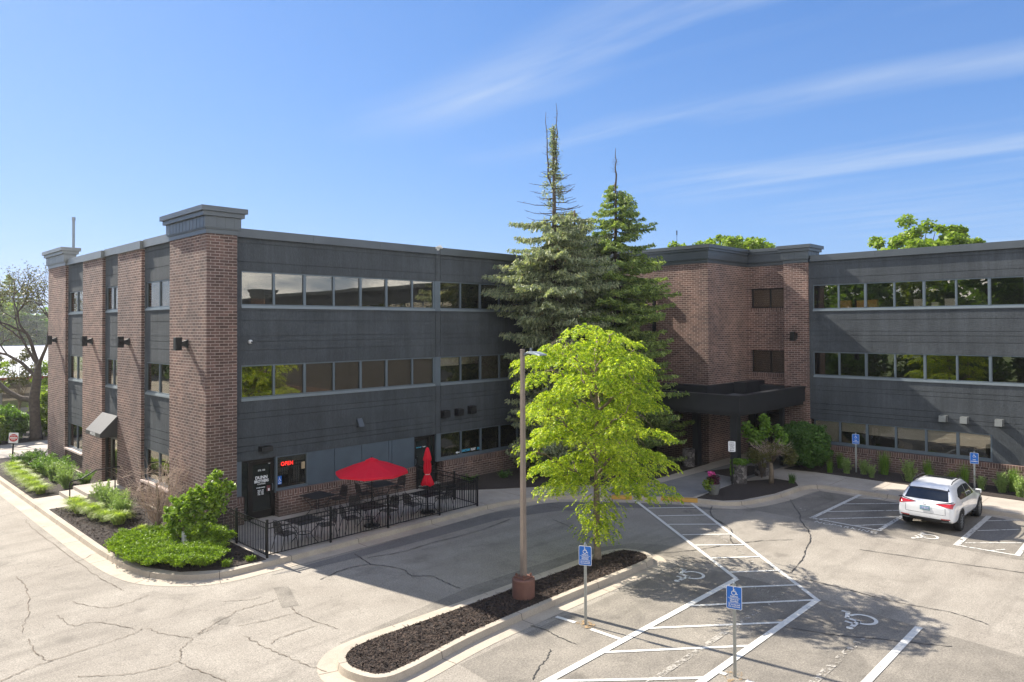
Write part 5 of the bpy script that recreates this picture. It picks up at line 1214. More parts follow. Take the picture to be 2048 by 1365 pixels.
# ================================================================== STONE PLANTERS AND FLOWER POT
def stonemat():
    m, nt, bs, out = newmat('stacked_stone'); p = pos(nt)
    v = nt.nodes.new('ShaderNodeTexVoronoi'); v.inputs['Scale'].default_value = 6.5; nt.links.new(p, v.inputs['Vector'])
    e = nt.nodes.new('ShaderNodeTexVoronoi'); e.feature = 'DISTANCE_TO_EDGE'; e.inputs['Scale'].default_value = 6.5; nt.links.new(p, e.inputs['Vector'])
    bw = nt.nodes.new('ShaderNodeRGBToBW'); nt.links.new(v.outputs['Color'], bw.inputs[0]); c = ramp(nt, bw.outputs[0], [(0.2, (0.07, 0.062, 0.058)), (0.8, (0.24, 0.215, 0.2))]).outputs[0]
    c = MIXC(nt, ramp(nt, e.outputs[0], [(0.0, 1), (0.06, 0)]).outputs[0], c, (0.04, 0.035, 0.03))
    nt.links.new(c, bs.inputs['Base Color']); bs.inputs['Roughness'].default_value = 0.9
    bump(nt, bs, ramp(nt, e.outputs[0], [(0.0, 0), (0.1, 1)]).outputs[0], 0.8, 0.03); return m
M['stone'] = stonemat()
def stone_planter(x, y, label):
    t = thing('stone_planter', label, 'planter', (x, y, 0.15), 0, 'round stone planters by the entrance')
    g = MB(); n = 18; vs = []; prof = [(0.30, 0), (0.31, 0.25), (0.30, 0.5), (0.31, 0.75), (0.30, 0.85), (0.24, 0.85), (0.24, 0.8)]
    for r, z in prof:
        for i in range(n): q = r * random.uniform(0.94, 1.05) if z < 0.86 and r > 0.25 else r; a = 2 * math.pi * i / n; vs.append((q * math.cos(a), q * math.sin(a), z))
    g.add(vs, [(j * n + i, j * n + (i + 1) % n, (j + 1) * n + (i + 1) % n, (j + 1) * n + i) for j in range(len(prof) - 1) for i in range(n)]); g.build('stone_ring', 'stone', t)
    g = MB(); g.lathe([(0.24, 0.79), (0.24, 0.8), (0, 0.81)], 0, 0, 18); g.build('soil', 'mulch', t)
    return t
SP = [stone_planter(29.22, 14.95, 'round stone planter with trailing vine at the canopy corner column'), stone_planter(31.45, 15.0, 'round stone planter hidden behind the small weeping tree'), stone_planter(31.05, 18.55, 'round stone planter in the dark corner left of the canopy')]
M['pot'] = simple('grey_pot', (0.16, 0.16, 0.155), 0.8, 0, 0.25, 7.0, bmp=0.3)
FP = thing('flower_pot', 'grey pot of pink flowers and trailing green by the entrance walk', 'flower pot', (26.55, 14.72, 0.152))
g = MB(); g.lathe([(0.17, 0), (0.22, 0.2), (0.255, 0.40), (0.27, 0.42), (0.27, 0.45), (0.24, 0.45), (0.22, 0.40)], 0, 0, 24); g.build('pot', 'pot', FP)

# things standing inside, on the sills
M['carton'] = simple('orange_carton', (0.55, 0.30, 0.08), 0.8, 0, 0.15, 6.0)
M['paper'] = simple('white_paper', (0.75, 0.74, 0.68), 0.8, 0, 0.05, 6.0)
def sill_box(x, y, z, wx, wy, h, mat, label, group=None):
    g = MB(); g.box(-wx / 2, wx / 2, -wy / 2, wy / 2, 0, h); g.box(-wx / 2 - 0.006, wx / 2 + 0.006, -wy / 2 - 0.006, wy / 2 + 0.006, h - 0.03, h + 0.004)
    o = g.build('storage_box', mat, loc=(x, y, z)); tag(o, label, 'box', group); return o
G_ = 'boxes inside the top floor windows of the right wing'
for y, w_, h, m, lb in ((13.0, 0.55, 0.36, 'carton', 'orange carton inside the second top floor pane of the right wing'), (12.25, 0.4, 0.34, 'carton', 'orange carton just left of the thick mullion, top floor right wing'), (11.75, 0.45, 0.36, 'carton', 'orange carton just right of the thick mullion, top floor right wing'),
                    (9.75, 0.4, 0.34, 'paper', 'white carton inside the fourth top floor pane of the right wing'), (8.5, 0.4, 0.32, 'paper', 'white carton inside the fifth top floor pane of the right wing'), (9.1, 0.25, 0.18, 'paper', 'small white box between the two white cartons on the top floor')):
    sill_box(36.45, y, 7.86, 0.22, w_, h, m, lb, G_)
for x, w_, h, m, lb in ((22.12, 0.42, 0.30, 'tan', 'tan carton standing behind the spa lettering'), (23.75, 0.38, 0.34, 'paper', 'pale card inside the spa window right of the lettering'), (24.7, 0.12, 0.12, 'paper', 'small white pot on the spa window sill')):
    sill_box(x, 24.80, 1.16, w_, 0.14, h, m, lb)
g = MB(); g.box(-0.13, 0.13, 0, 0.02, 0, 0.34); o = g.build('display_card', 'paper', loc=(22.1, 24.76, 1.47)); tag(o, 'pale upright card on top of the tan carton in the spa window', 'card'); o.rotation_euler = (0, rad(6), 0)
# ================================================================== VEGETATION
def unit(v): return v / np.maximum(np.linalg.norm(v, axis=-1, keepdims=True), 1e-9)
def rdir(n, R):
    v = R.normal(size=(n, 3)); return unit(v)
def leaves(name, C, size, R, mat, parent=None, asp=0.5, up=0.3, flat=None):
    """random leaf quads around centres C"""
    n = len(C); nrm = rdir(n, R); nrm[:, 2] = np.abs(nrm[:, 2]) + up; nrm = unit(nrm)
    t = unit(np.cross(nrm, rdir(n, R))); b = np.cross(nrm, t); s = size * R.uniform(0.6, 1.3, n)[:, None]
    return quads(name, C, t * s, b * s * asp, mat, parent)
def blob(R, n, c, r, shell=0.55):
    d = rdir(n, R); rr = R.uniform(shell, 1.0, n) ** 0.8; return np.array(c) + d * rr[:, None] * np.array(r)
def lumps(R, centre, radii, k, n, lr, low=-0.8, shell=0.6):
    """points of k leaf clumps spread over an ellipsoid's outer part"""
    out = []; i = 0
    while i < k:
        d = rdir(1, R)[0]
        if d[2] < low: continue
        c = np.array(centre) + d * np.array(radii) * R.uniform(shell, 1.0); q = lr * R.uniform(0.6, 1.35)
        out.append(blob(R, n, c, (q, q, q * 0.75), 0.2)); i += 1
    return np.concatenate(out)
def limb_pts(a, b, sag, n=6, jit=0.0, R=None):
    a, b = np.array(a, float), np.array(b, float); P = []
    for i in range(n + 1):
        t = i / n; p = a * (1 - t) + b * t; p[2] += sag * 4 * t * (1 - t)
        if jit and 0 < i < n: p = p + R.normal(size=3) * jit
        P.append(tuple(p))
    return P

# ---- honey locust on the island
R = np.random.RandomState(11)
HL = thing('honey_locust_tree', 'bright lime green honey locust tree on the mulch island beside the light pole', 'tree', (16.92, 13.2, 0.13))
tr = MB(); tr.tube([(0, 0, 0), (0.01, 0, 0.12), (0.0, 0.01, 0.5), (-0.02, 0, 1.6), (0.03, 0.02, 2.8), (0.0, 0, 4.2), (0.05, 0.03, 5.8), (0.1, 0, 6.5)], [0.15, 0.115, 0.10, 0.095, 0.08, 0.06, 0.035, 0.012], 10)
fo, fd, fl = [], [], []
CR = np.array((0.70262, -0.71155)); CF = np.array((0.7115, 0.7025))       # across the view / along the view, only to lean the crown
tops = [(1.0, 0.3), (1.8, 0.7), (2.2, 1.5), (2.9, 2.15), (4.2, 2.0), (5.2, 2.1), (5.9, 2.05), (6.35, 1.5), (6.7, 0.9)]
def rad_at(z): return float(np.interp(z, [q[0] for q in tops], [q[1] for q in tops]))
limbs = []
for i in range(17):                                    # main limbs: rise steeply, then arch outwards
    z0 = 1.9 + 3.9 * i / 16; a = i * 2.399 + R.normal() * 0.25; ze = min(6.7, z0 + R.uniform(0.9, 1.9)); L = rad_at(ze) * R.uniform(0.75, 0.95)
    P = []
    for q in range(9):
        t = q / 8; P.append(np.array((math.cos(a) * L * t, math.sin(a) * L * t, z0 + (ze - z0) * (1.35 * t - 0.35 * t * t) + 0.03 * math.sin(7 * t + i))) + R.normal(size=3) * 0.03 * (0 < q < 8))
    P[0] = np.array((0, 0, z0)); limbs.append(P); tr.tube([tuple(p) for p in P], [0.05 * (1 - q / 9.5) + 0.006 for q in range(9)], 6, caps=False)
node = np.array([p for P in limbs for p in P[1:]] + [(0, 0, z) for z in np.linspace(1.2, 6.4, 14)])
NC = 116
for i in range(NC):
    z = 2.1 + 4.5 * ((i + R.uniform()) / NC) ** 0.9; a = i * 2.399 + R.normal() * 0.5; rr = 0.89 * rad_at(z) * R.uniform(0.25, 1.12) ** 0.7 * (1 + (0.16 if z < 3.8 else -0.12) * (math.cos(a) * 0.70 - math.sin(a) * 0.71)) * (1 + 0.17 * math.sin(3 * a + 2.3 * z))
    c = np.array((math.cos(a) * rr, math.sin(a) * rr, z + R.normal() * 0.12)); dn = np.linalg.norm(node - c + (0, 0, 0.25), axis=1); st = node[int(dn.argmin())]
    tr.tube(limb_pts(st, c, 0.03, 4, 0.03, R), [0.014, 0.012, 0.009, 0.006, 0.004], 4, caps=False)
    cr_ = R.choice([0.25, 0.4, 0.55, 0.68]); tilt = 0.28; out = np.array((math.cos(a), math.sin(a)))
    for _ in range(int(170 * cr_ ** 1.3)):
        fa = R.uniform(0, 6.283); q = cr_ * math.sqrt(R.uniform()); o = c + np.array((math.cos(fa) * q, math.sin(fa) * q, R.normal() * 0.05)); o[2] -= tilt * (o[:2] - c[:2]).dot(out) + 0.35 * q * q
        fo.append(o); fd.append((math.cos(fa) + out[0] * 0.5, math.sin(fa) + out[1] * 0.5, R.uniform(-0.1, 0.45))); fl.append(R.uniform(0.13, 0.26))
for i in range(22):                                    # short sprouts low on the trunk
    z0 = R.uniform(0.9, 1.9); a = R.uniform(0, 6.283)
    for _ in range(12): fo.append(np.array((math.cos(a) * 0.3, math.sin(a) * 0.3, z0)) + R.normal(size=3) * 0.2); fd.append((math.cos(a), math.sin(a), -0.2)); fl.append(0.2)
tr.build('trunk', 'bark_pale', HL, smooth=True)
fo = np.array(fo); fd = unit(np.array(fd)); fl = np.array(fl); nf = len(fo); C, A, Bq = [], [], []
for j in range(11):
    t = (j + 0.7) / 11; c = fo + fd * (fl * t)[:, None]; c[:, 2] -= 0.75 * fl * t * t
    tang = fd.copy(); tang[:, 2] -= 1.5 * t; tang = unit(tang); side = unit(np.cross(tang, np.array((0, 0, 1.0)))) * (1 if j % 2 else -1)
    ln = side * 0.8 + tang * 0.45 + R.normal(size=(nf, 3)) * 0.28; ln[:, 2] -= 0.25; ln = unit(ln); wd = unit(np.cross(ln, rdir(nf, R)))
    s = R.uniform(0.022, 0.036, nf)[:, None]; C.append(c + ln * s); A.append(ln * s); Bq.append(wd * s * 0.42)
quads('crown', np.concatenate(C), np.concatenate(A), np.concatenate(Bq), 'locust', HL)

# ---- spruces
def spruce(name, label, loc, H, z0, Rfun, mat, seed, dz=0.24, nb=7, bare=None, leaders=(), dens=1.0, spray=0.09, cones=None, group=None, tw=3, hang=0.5):
    R = np.random.RandomState(seed); t = thing(name, label, 'tree', loc, 0, group); tr = MB()
    tr.tube([(0.03 * math.sin(z), 0.03 * math.cos(z * 1.3), z) for z in np.linspace(0, H, 12)], [0.24 * (1 - i / 12.5) + 0.015 for i in range(12)], 8)
    for (lx, ly, za, zb) in leaders:
        LP = [(0, 0, za)] + [(lx * (1 + 0.04 * q) + R.normal() * 0.03, ly + R.normal() * 0.03, za + 0.7 + (zb - za - 0.7) * q / 6) for q in range(7)]
        tr.tube(LP, [0.05] + [0.042 - 0.0055 * q for q in range(7)], 5)
        for _ in range(26):
            q = R.uniform(0, 1) ** 0.8; z_ = za + 0.5 + (zb - za - 0.6) * q; a_ = R.uniform(0, 6.28); l_ = 0.45 * (1.1 - q) * R.uniform(0.3, 1)
            tr.tube([(lx, ly, z_), (lx + math.cos(a_) * l_, ly + math.sin(a_) * l_, z_ + 0.35 * l_)], [0.009, 0.004], 3, caps=False)
    C, A, Bq = [], [], []; z = z0
    while z < H - 0.1:
        live = bare is None or z < bare
        for b in range(nb if live else 5):
            a = R.uniform(0, 6.283); L = Rfun(z) * R.uniform(0.5, 1.22); zz = z + R.uniform(-0.28, 0.28)
            if L < 0.08: continue
            droop = -0.10 * L - 0.04 * L * L * hang; tip = np.array((math.cos(a) * L, math.sin(a) * L, zz + droop + (0.12 * L if live else 0.25 * L)))
            P = np.array(limb_pts((0, 0, zz), tip, -0.07 * L, 6, 0.015, R))
            tr.tube([tuple(p) for p in P], [0.022 * (1 - i / 7) * (0.6 + L / 3) + 0.004 for i in range(7)], 3 if live else 4, caps=False)
            if not live:
                for _ in range(int(5 * L) + 1):
                    k = R.uniform(0.25, 1); p = P[min(int(k * 6), 6)]; d = rdir(1, R)[0] * 0.2; d[2] = abs(d[2]) * 0.3; tr.tube([tuple(p), tuple(p + d)], 0.005, 3, caps=False)
                if R.uniform() < (0.55 if z > 12.6 else 0.3):
                    c = P[2] + R.normal(size=(40, 3)) * 0.10; d = rdir(40, R); C.append(c); A.append(d * 0.05); Bq.append(unit(np.cross(d, rdir(40, R))) * 0.018)
                continue
            nt_ = max(3, int(L * 9 * dens)); u = np.array((math.cos(a), math.sin(a), 0)); sd = np.array((-math.sin(a), math.cos(a), 0))
            for m in range(nt_):
                tt = 0.16 + 0.84 * (m + R.uniform()) / nt_; k = min(int(tt * 6), 5); f = tt * 6 - k; p = P[k] * (1 - f) + P[k + 1] * f
                sl = (0.10 + 0.30 * L * (1.05 - tt)) * R.uniform(0.6, 1.2)
                for s in (-1, 1):
                    nn = tw + int(sl * 16 * dens); w_ = (np.arange(nn) + R.uniform(0, 1, nn)) / nn
                    c = p + (sd * s * 0.85 + u * 0.5) * (sl * w_)[:, None]; c[:, 2] -= hang * 0.35 * sl * w_ ** 2 + R.uniform(0, 0.07 * hang + 0.02, nn); c += R.normal(size=(nn, 3)) * 0.02
                    d = (sd * s * 0.7 + u * 0.6) + R.normal(size=(nn, 3)) * 0.55; d[:, 2] -= hang * R.uniform(0, 1.3, nn); d = unit(d)
                    sz = spray * R.uniform(0.6, 1.25, nn)[:, None]; C.append(c); A.append(d * sz); Bq.append(unit(np.cross(d, rdir(nn, R))) * sz * 0.22)
        z += dz * R.uniform(0.8, 1.2)
    tr.build('trunk', 'bark', t, smooth=True)
    C = np.concatenate(C); A = np.concatenate(A); Bq = np.concatenate(Bq); quads('crown', C, A, Bq, mat, t)
    if cones:
        n = cones; i = R.choice(len(C), n); r = np.hypot(C[i, 0], C[i, 1]); ok = (C[i, 2] > H * 0.45); cc = C[i][ok]; cc[:, 2] -= 0.05
        A2 = np.tile(np.array((0, 0, 0.055)), (len(cc), 1)); B2 = unit(np.cross(A2, rdir(len(cc), R))) * 0.017; quads('cones', cc, A2, B2, 'cone', t)['kind'] = 'stuff'
    return t
M['cone'] = simple('spruce_cone', (0.21, 0.135, 0.06), 0.85, 0, 0.3, 9.0)
sh = lambda pts: (lambda z: float(np.interp(z, [p[0] for p in pts], [p[1] for p in pts])))
spruce('spruce_tree', 'tall blue spruce with bare dead forked top, left of the spruce pair', (25.1, 22.0, 0.15), 16.2, 0.8, sh([(0, 1.9), (2, 2.0), (4, 2.1), (6, 2.1), (8, 2.5), (9.5, 3.1), (10.8, 2.5), (11.5, 2.0), (12, 1.5), (13.2, 1.3), (14.3, 0.5), (15, 0.25), (16.4, 0.1)]), 'spruce_a', 3, dz=0.25, bare=11.9, leaders=((-0.22, 0.2, 13.2, 16.9), (0.10, -0.1, 13.8, 17.3)), cones=1500, hang=1.3)
spruce('spruce_tree', 'pointed green spruce with a thin dead leader, right of the spruce pair', (28.4, 20.9, 0.15), 13.9, 0.8, sh([(0, 2.8), (3, 3.25), (5, 3.15), (7, 2.9), (9, 2.5), (11, 2.0), (12.3, 1.35), (13.2, 0.75), (14.2, 0.2)]), 'spruce_b', 7, dz=0.25, leaders=((0.02, 0.0, 13.6, 15.6),), cones=500, hang=0.7)
spruce('spruce_tree', 'shorter blue grey spruce filling the gap between the two tall spruces', (27.3, 22.6, 0.15), 12.6, 0.8, sh([(0, 2.2), (4, 2.3), (8, 2.3), (10.5, 2.1), (11.8, 1.4), (12.8, 0.5)]), 'spruce_a', 9, dz=0.27, cones=600, hang=1.1)

# ---- generic deciduous tree
def decid(name, label, loc, H, crown_c, crown_r, k, n, lr, leaf, mat, seed, trunk=0.16, cat='tree', group=None, bark='bark', nlimb=9, low=-0.7, asp=0.55):
    R = np.random.RandomState(seed); t = thing(name, label, cat, loc, 0, group); tr = MB(); cc = np.array(crown_c); cr = np.array(crown_r)
    if trunk: 
        tr.tube([(0, 0, 0), (0.02, 0.03, H * 0.15), (-0.02, 0.0, H * 0.3), tuple(cc + (0, 0, 0.2 * cr[2]))], [trunk * 1.15, trunk, trunk * 0.8, trunk * 0.2], 8)
        for i in range(nlimb):
            d = rdir(1, R)[0]; d[2] = abs(d[2]) * 0.8; e = cc + d * cr * 0.85; s = R.uniform(0.25, 0.55); st = cc * s
            tr.tube(limb_pts(st, e, 0.08 * H, 5, 0.02 * H / 3, R), [trunk * 0.4 * (1 - q / 5.6) + 0.004 for q in range(6)], 5, caps=False)
        tr.build('trunk', bark, t, smooth=True)
    leaves('crown', lumps(R, cc, cr, k, n, lr, low), leaf, R, mat, t, asp)
    return t
# trees showing above the roof
decid('maple_tree', 'yellow green tree top showing above the roof of the right wing', (57.5, 15.2, 0), 14.8, (0, 0, 11.6), (4.0, 4.2, 3.2), 75, 170, 0.62, 0.13, 'leaf_bright', 21, 0.3, nlimb=16)
decid('maple_tree', 'yellow green tree top showing behind the brick block cornice', (53.6, 27.6, 0), 14.2, (0, 0, 12.1), (4.0, 4.0, 2.2), 95, 150, 0.5, 0.12, 'leaf_bright', 22, 0.3, nlimb=14)
decid('maple_tree', 'small yellow green tree top peeping left of the block corner above the roof', (52.0, 31.8, 0), 13.8, (0, 0, 12.0), (2.0, 2.0, 1.9), 34, 120, 0.42, 0.12, 'leaf_bright', 23, 0.25)
# corner tree with a wrapped trunk
ct = thing('small_ornamental_tree', 'small leaning glossy green tree with white wrapped trunk at the bed corner', 'tree', (8.86, 23.35, 0.17))
g = MB(); g.tube([(0, 0, 0.42), (-0.03, 0, 0.7), (0.1, -0.05, 1.1), (0.6, -0.15, 1.7)], [0.05, 0.045, 0.035, 0.015], 7); g.tube([(0, 0, 0.6), (-0.25, 0.2, 1.0)], 0.02, 5); g.build('trunk', 'bark_pale', ct, smooth=True)
g = MB(); g.tube([(0, 0, 0), (0, 0, 0.45)], [0.075, 0.07], 10); g.build('trunk_wrap', 'white', ct)
R = np.random.RandomState(31); W = []
for (a, h, r, n) in ((-0.28, 0.85, 0.36, 650), (-0.12, 1.2, 0.33, 500), (0.15, 1.05, 0.42, 700), (0.28, 1.42, 0.38, 700), (0.62, 1.50, 0.44, 850), (1.05, 1.62, 0.42, 850), (0.95, 2.0, 0.28, 350), (1.3, 1.75, 0.25, 260), (0.35, 0.75, 0.38, 500), (0.78, 1.05, 0.38, 500), (-0.3, 0.6, 0.25, 220), (0.65, 0.72, 0.3, 260), (1.1, 1.25, 0.3, 260)):
    
    W.append(blob(R, int(n * 0.28), (CR[0] * a, CR[1] * a, h), (r, r, r * 0.95), 0.2))
    for _ in range(max(3, n // 75)):
        d = rdir(1, R)[0] * r * R.uniform(0.75, 1.15); W.append(blob(R, 38, (CR[0] * a + d[0], CR[1] * a + d[1], h + d[2]), (0.11, 0.11, 0.12), 0.1))
leaves('crown', np.concatenate(W), 0.052, R, 'leaf_corner', ct, 0.55)
# bare twiggy shrub behind it
def twigs(t, R, n, h, spread, mat='twig', r0=0.009, sub=4, base=(0, 0, 0), arch=0.4):
    g = MB()
    for i in range(n):
        a = R.uniform(0, 6.283); L = h * R.uniform(0.55, 1.1); s = spread * R.uniform(0.3, 1.0); b = np.array(base)
        e = b + np.array((math.cos(a) * s, math.sin(a) * s, L)); P = limb_pts(b, e, arch * L * 0.3, 6, 0.03 * h, R)
        g.tube(P, [r0 * (1 - q / 6.6) + 0.0025 for q in range(7)], 4, caps=False)
        for m in range(sub):
            k = R.randint(2, 6); p = np.array(P[k]); d = rdir(1, R)[0] * 0.35 * h * R.uniform(0.3, 1); d[2] = abs(d[2]) * 0.6; q = p + d; g.tube([tuple(p), tuple((p + q) / 2 + R.normal(size=3) * 0.03), tuple(q)], 0.0035, 3, caps=False)
    return g.build('branches', mat, t)
bs_ = thing('bare_shrub', 'leafless twiggy shrub in front of the brick corner tower', 'shrub', (9.05, 26.2, 0.17)); twigs(bs_, np.random.RandomState(4), 60, 2.3, 1.5, 'twig', 0.010, sub=10)
g = MB(); g.tube([(0, 0, 0), (0.02, 0, 0.9), (-0.03, 0.02, 1.5)], [0.06, 0.05, 0.04], 7); g.build('stump_trunk', 'bark_pale', bs_)
# junipers
def juniper(label, poly, n, seed, mat='juniper', hgt=0.34):
    R = np.random.RandomState(seed); cx = sum(p[0] for p in poly) / len(poly); cy = sum(p[1] for p in poly) / len(poly)
    t = thing('juniper_shrub', label, 'shrub', (cx, cy, 0.17), 0, 'spreading junipers at the kerb corner'); C = []; A = []; Bq = []
    xs = [p[0] for p in poly]; ys = [p[1] for p in poly]; k = 0
    while k < n:
        x, y = R.uniform(min(xs), max(xs)), R.uniform(min(ys), max(ys))
        if not inpoly(x, y, poly): continue
        k += 1; a = R.uniform(0, 6.283); hh = hgt * (0.35 + 0.65 * (0.5 + 0.5 * math.sin(x * 6.1 + 1.3 * math.sin(y * 4.7)) * math.cos(y * 5.3))) * R.uniform(0.7, 1.1)
        d = np.array((math.cos(a), math.sin(a), 0.35)); L = R.uniform(0.14, 0.30); m = 24; tt = R.uniform(0, 1, m)
        c = np.array((x - cx, y - cy, hh)) + d * (L * tt)[:, None]; c[:, 2] += 0.05 * np.sin(tt * 3); c += R.normal(size=(m, 3)) * 0.018
        dd = unit(d + R.normal(size=(m, 3)) * 0.6 + np.array((0, 0, 0.35))); s = R.uniform(0.018, 0.036, m)[:, None]; C.append(c); A.append(dd * s); Bq.append(unit(np.cross(dd, rdir(m, R))) * s * 0.30)
    quads('foliage', np.concatenate(C), np.concatenate(A), np.concatenate(Bq), mat, t); g = MB()
    for i in range(26):
        a = R.uniform(0, 6.283); q = (R.uniform(min(xs), max(xs)), R.uniform(min(ys), max(ys)))
        if inpoly(q[0], q[1], poly): g.tube([(0, 0, 0.02), ((q[0] - cx) * 0.5, (q[1] - cy) * 0.5, 0.1), (q[0] - cx, q[1] - cy, 0.16)], 0.012, 4, caps=False)
    g.build('stems', 'bark', t)
juniper('wide spreading juniper spilling over the curved kerb, largest of three', [(6.98, 24.3), (7.6, 25.0), (8.5, 24.9), (8.75, 24.0), (8.45, 23.2), (8.3, 22.5), (8.0, 21.6), (7.3, 21.6), (7.0, 22.3)], 2300, 41)
juniper('spreading juniper between the wrapped tree trunk and the patio fence', [(8.8, 24.9), (9.6, 24.4), (10.0, 23.3), (10.0, 22.3), (9.6, 22.1), (9.2, 22.7), (8.95, 23.6)], 1100, 42)
juniper('spreading juniper nearest the camera below the wrapped tree trunk', [(7.45, 21.5), (8.2, 22.2), (8.75, 22.4), (9.35, 21.75), (9.1, 21.0), (8.6, 20.5), (7.9, 20.7)], 1300, 43)
# grass-like clumps and leafy perennials
def clump_mesh(R, n, h, spread, w=0.012, droop=0.5):
    C, A, Bq = [], [], []; a = R.uniform(0, 6.283, n); L = h * R.uniform(0.6, 1.15, n); s = spread * R.uniform(0.2, 1.0, n); b0 = R.normal(size=(n, 2)) * 0.05; prev = None; K = 4
    for j in range(K + 1):
        t = j / K; p = np.stack([b0[:, 0] + np.cos(a) * s * t ** 1.2, b0[:, 1] + np.sin(a) * s * t ** 1.2, L * (t - droop * t ** 2.6)], 1)
        if prev is not None:
            c = (p + prev) / 2; d = (p - prev) / 2; sd = np.stack([-np.sin(a), np.cos(a), np.zeros(n)], 1) * (w * (1.15 - t))[..., None] if np.ndim(w * (1.15 - t)) else np.stack([-np.sin(a), np.cos(a), np.zeros(n)], 1) * (w * (1.15 - t)); C.append(c); A.append(d); Bq.append(sd)
        prev = p
    return np.concatenate(C), np.concatenate(A), np.concatenate(Bq)
def clump(name, label, cat, loc, n, h, spread, mat, seed, w=0.012, droop=0.5, group=None, leafy=0, lmat=None, flowers=None):
    R = np.random.RandomState(seed); t = thing(name, label, cat, loc, 0, group)
    C, A, Bq = clump_mesh(R, n, h, spread, w, droop); quads('blades', C, A, Bq, mat, t)
    if leafy:
        ns = 34; sa = R.uniform(0, 6.283, ns); ss = spread * R.uniform(0.15, 1.0, ns); sh_ = h * R.uniform(0.55, 1.12, ns); i_ = R.randint(0, ns, leafy); tt = R.uniform(0.12, 1.0, leafy)
        p = np.stack([np.cos(sa[i_]) * ss[i_] * tt ** 1.3, np.sin(sa[i_]) * ss[i_] * tt ** 1.3, sh_[i_] * tt], 1) + R.normal(size=(leafy, 3)) * (0.035 * (1.3 - tt))[:, None] * (spread / 0.36)
        leaves('leaves', p, 0.026, R, lmat or mat, t, 0.4)
    if flowers:
        p = blob(R, 30, (0, 0, h * 0.75), (spread * 0.8, spread * 0.8, h * 0.3), 0.5); leaves('flowers', p, 0.035, R, flowers, t, 0.9)
    return t
M['flower_pink'] = simple('pink_petal', (0.55, 0.06, 0.24), 0.6, 0, 0.25, 20.0)
M['flower_yellow'] = simple('yellow_petal', (0.65, 0.42, 0.03), 0.6, 0, 0.2, 20.0)
M['flower_white'] = simple('white_petal', (0.62, 0.6, 0.58), 0.6, 0, 0.2, 20.0)
M['leaf_maroon'] = leafmat('maroon_leaf', (0.05, 0.012, 0.02), (0.14, 0.03, 0.05), 0.2)
ORD = ['first', 'second', 'third', 'fourth', 'fifth', 'sixth', 'seventh', 'eighth', 'ninth', 'tenth', 'eleventh', 'twelfth']
day = clump('daylily_clump', '', 'plant', (0, 0, 0), 620, 0.85, 0.62, 'grass_blade', 51, 0.017, 0.6, 'arching daylilies along the left kerb')
nearrow = [(7.75, 31.1), (7.7, 30.2), (7.85, 29.2), (8.0, 28.3), (8.2, 27.5)]
farrow = [(7.45, 35.0), (7.4, 35.9), (7.45, 36.8), (7.5, 37.7), (7.5, 38.6), (7.55, 39.5), (7.6, 40.4), (7.65, 41.3)]
first = True
for row, side in ((nearrow, 'right'), (farrow, 'left')):
    for i, (x, y) in enumerate(row):
        lb = 'arching daylily clump by the kerb, %s %s of the side steps' % (ORD[i], side)
        if first: day.location = (x, y, 0.17); day['label'] = lb; first = False
        else: dup(day, (x, y, 0.17), i * 1.7 + (3 if side == 'left' else 0), lb, scale=(1, 1, 0.85 + 0.3 * ((i * 7) % 5) / 5))
sage = clump('feathery_perennial', '', 'plant', (0, 0, 0), 360, 0.85, 0.55, 'leaf_pale', 52, 0.010, 0.2, 'feathery grey green perennials in the left beds', 3600, 'leaf_pale')
per = [((8.75, 31.0), 'nearest the side steps'), ((8.6, 30.1), 'behind the second daylily right of the steps'), ((8.7, 29.1), 'in the middle of the right bed'), ((8.6, 28.2), 'nearest the bare shrub')]
for i, (p, w_) in enumerate(per):
    lb = 'feathery grey green perennial right of the steps, ' + w_
    if i == 0: sage.location = (p[0], p[1], 0.17); sage['label'] = lb
    else: dup(sage, (p[0], p[1], 0.17), i * 2.1, lb)
for i, (x, y) in enumerate([(8.5, 35.3), (8.7, 36.4), (8.5, 37.5)]): dup(sage, (x, y, 0.17), i * 1.3, 'feathery grey green perennial left of the steps, %s from the landing' % ORD[i])
host = clump('leafy_perennial', '', 'plant', (0, 0, 0), 160, 0.55, 0.55, 'leaf_bright', 53, 0.03, 0.4, 'broad leaved perennials below the far piers', 2400, 'leaf', None)
for i, (x, y) in enumerate([(9.3, 35.6), (9.2, 38.8), (9.1, 39.9), (8.5, 40.4), (9.0, 41.5), (8.3, 42.2), (9.1, 43.3), (8.6, 39.2)]):
    lb = 'bushy broad leaved plant against the far brick piers, %s from the steps' % ORD[i]
    if i == 0: host.location = (x, y, 0.17); host['label'] = lb
    else: dup(host, (x, y, 0.17), i * 1.1, lb, scale=(1.25, 1.25, 1.1 + 0.1 * (i % 3)))
clump('grass_tuft', 'small lone yellow green tuft in the mulch right of the daylilies', 'plant', (8.6, 26.35, 0.17), 120, 0.22, 0.2, 'grass_blade', 54, 0.009, 0.4)
clump('grass_tuft', 'small green tuft at the kerb edge below the near juniper', 'plant', (8.95, 20.45, 0.17), 160, 0.2, 0.22, 'juniper', 55, 0.012, 0.4, None, 300, 'juniper')
clump('grass_tuft', 'small green tuft at the kerb edge near the fence corner', 'plant', (9.65, 20.42, 0.17), 120, 0.15, 0.18, 'juniper', 56, 0.012, 0.4, None, 200, 'juniper')
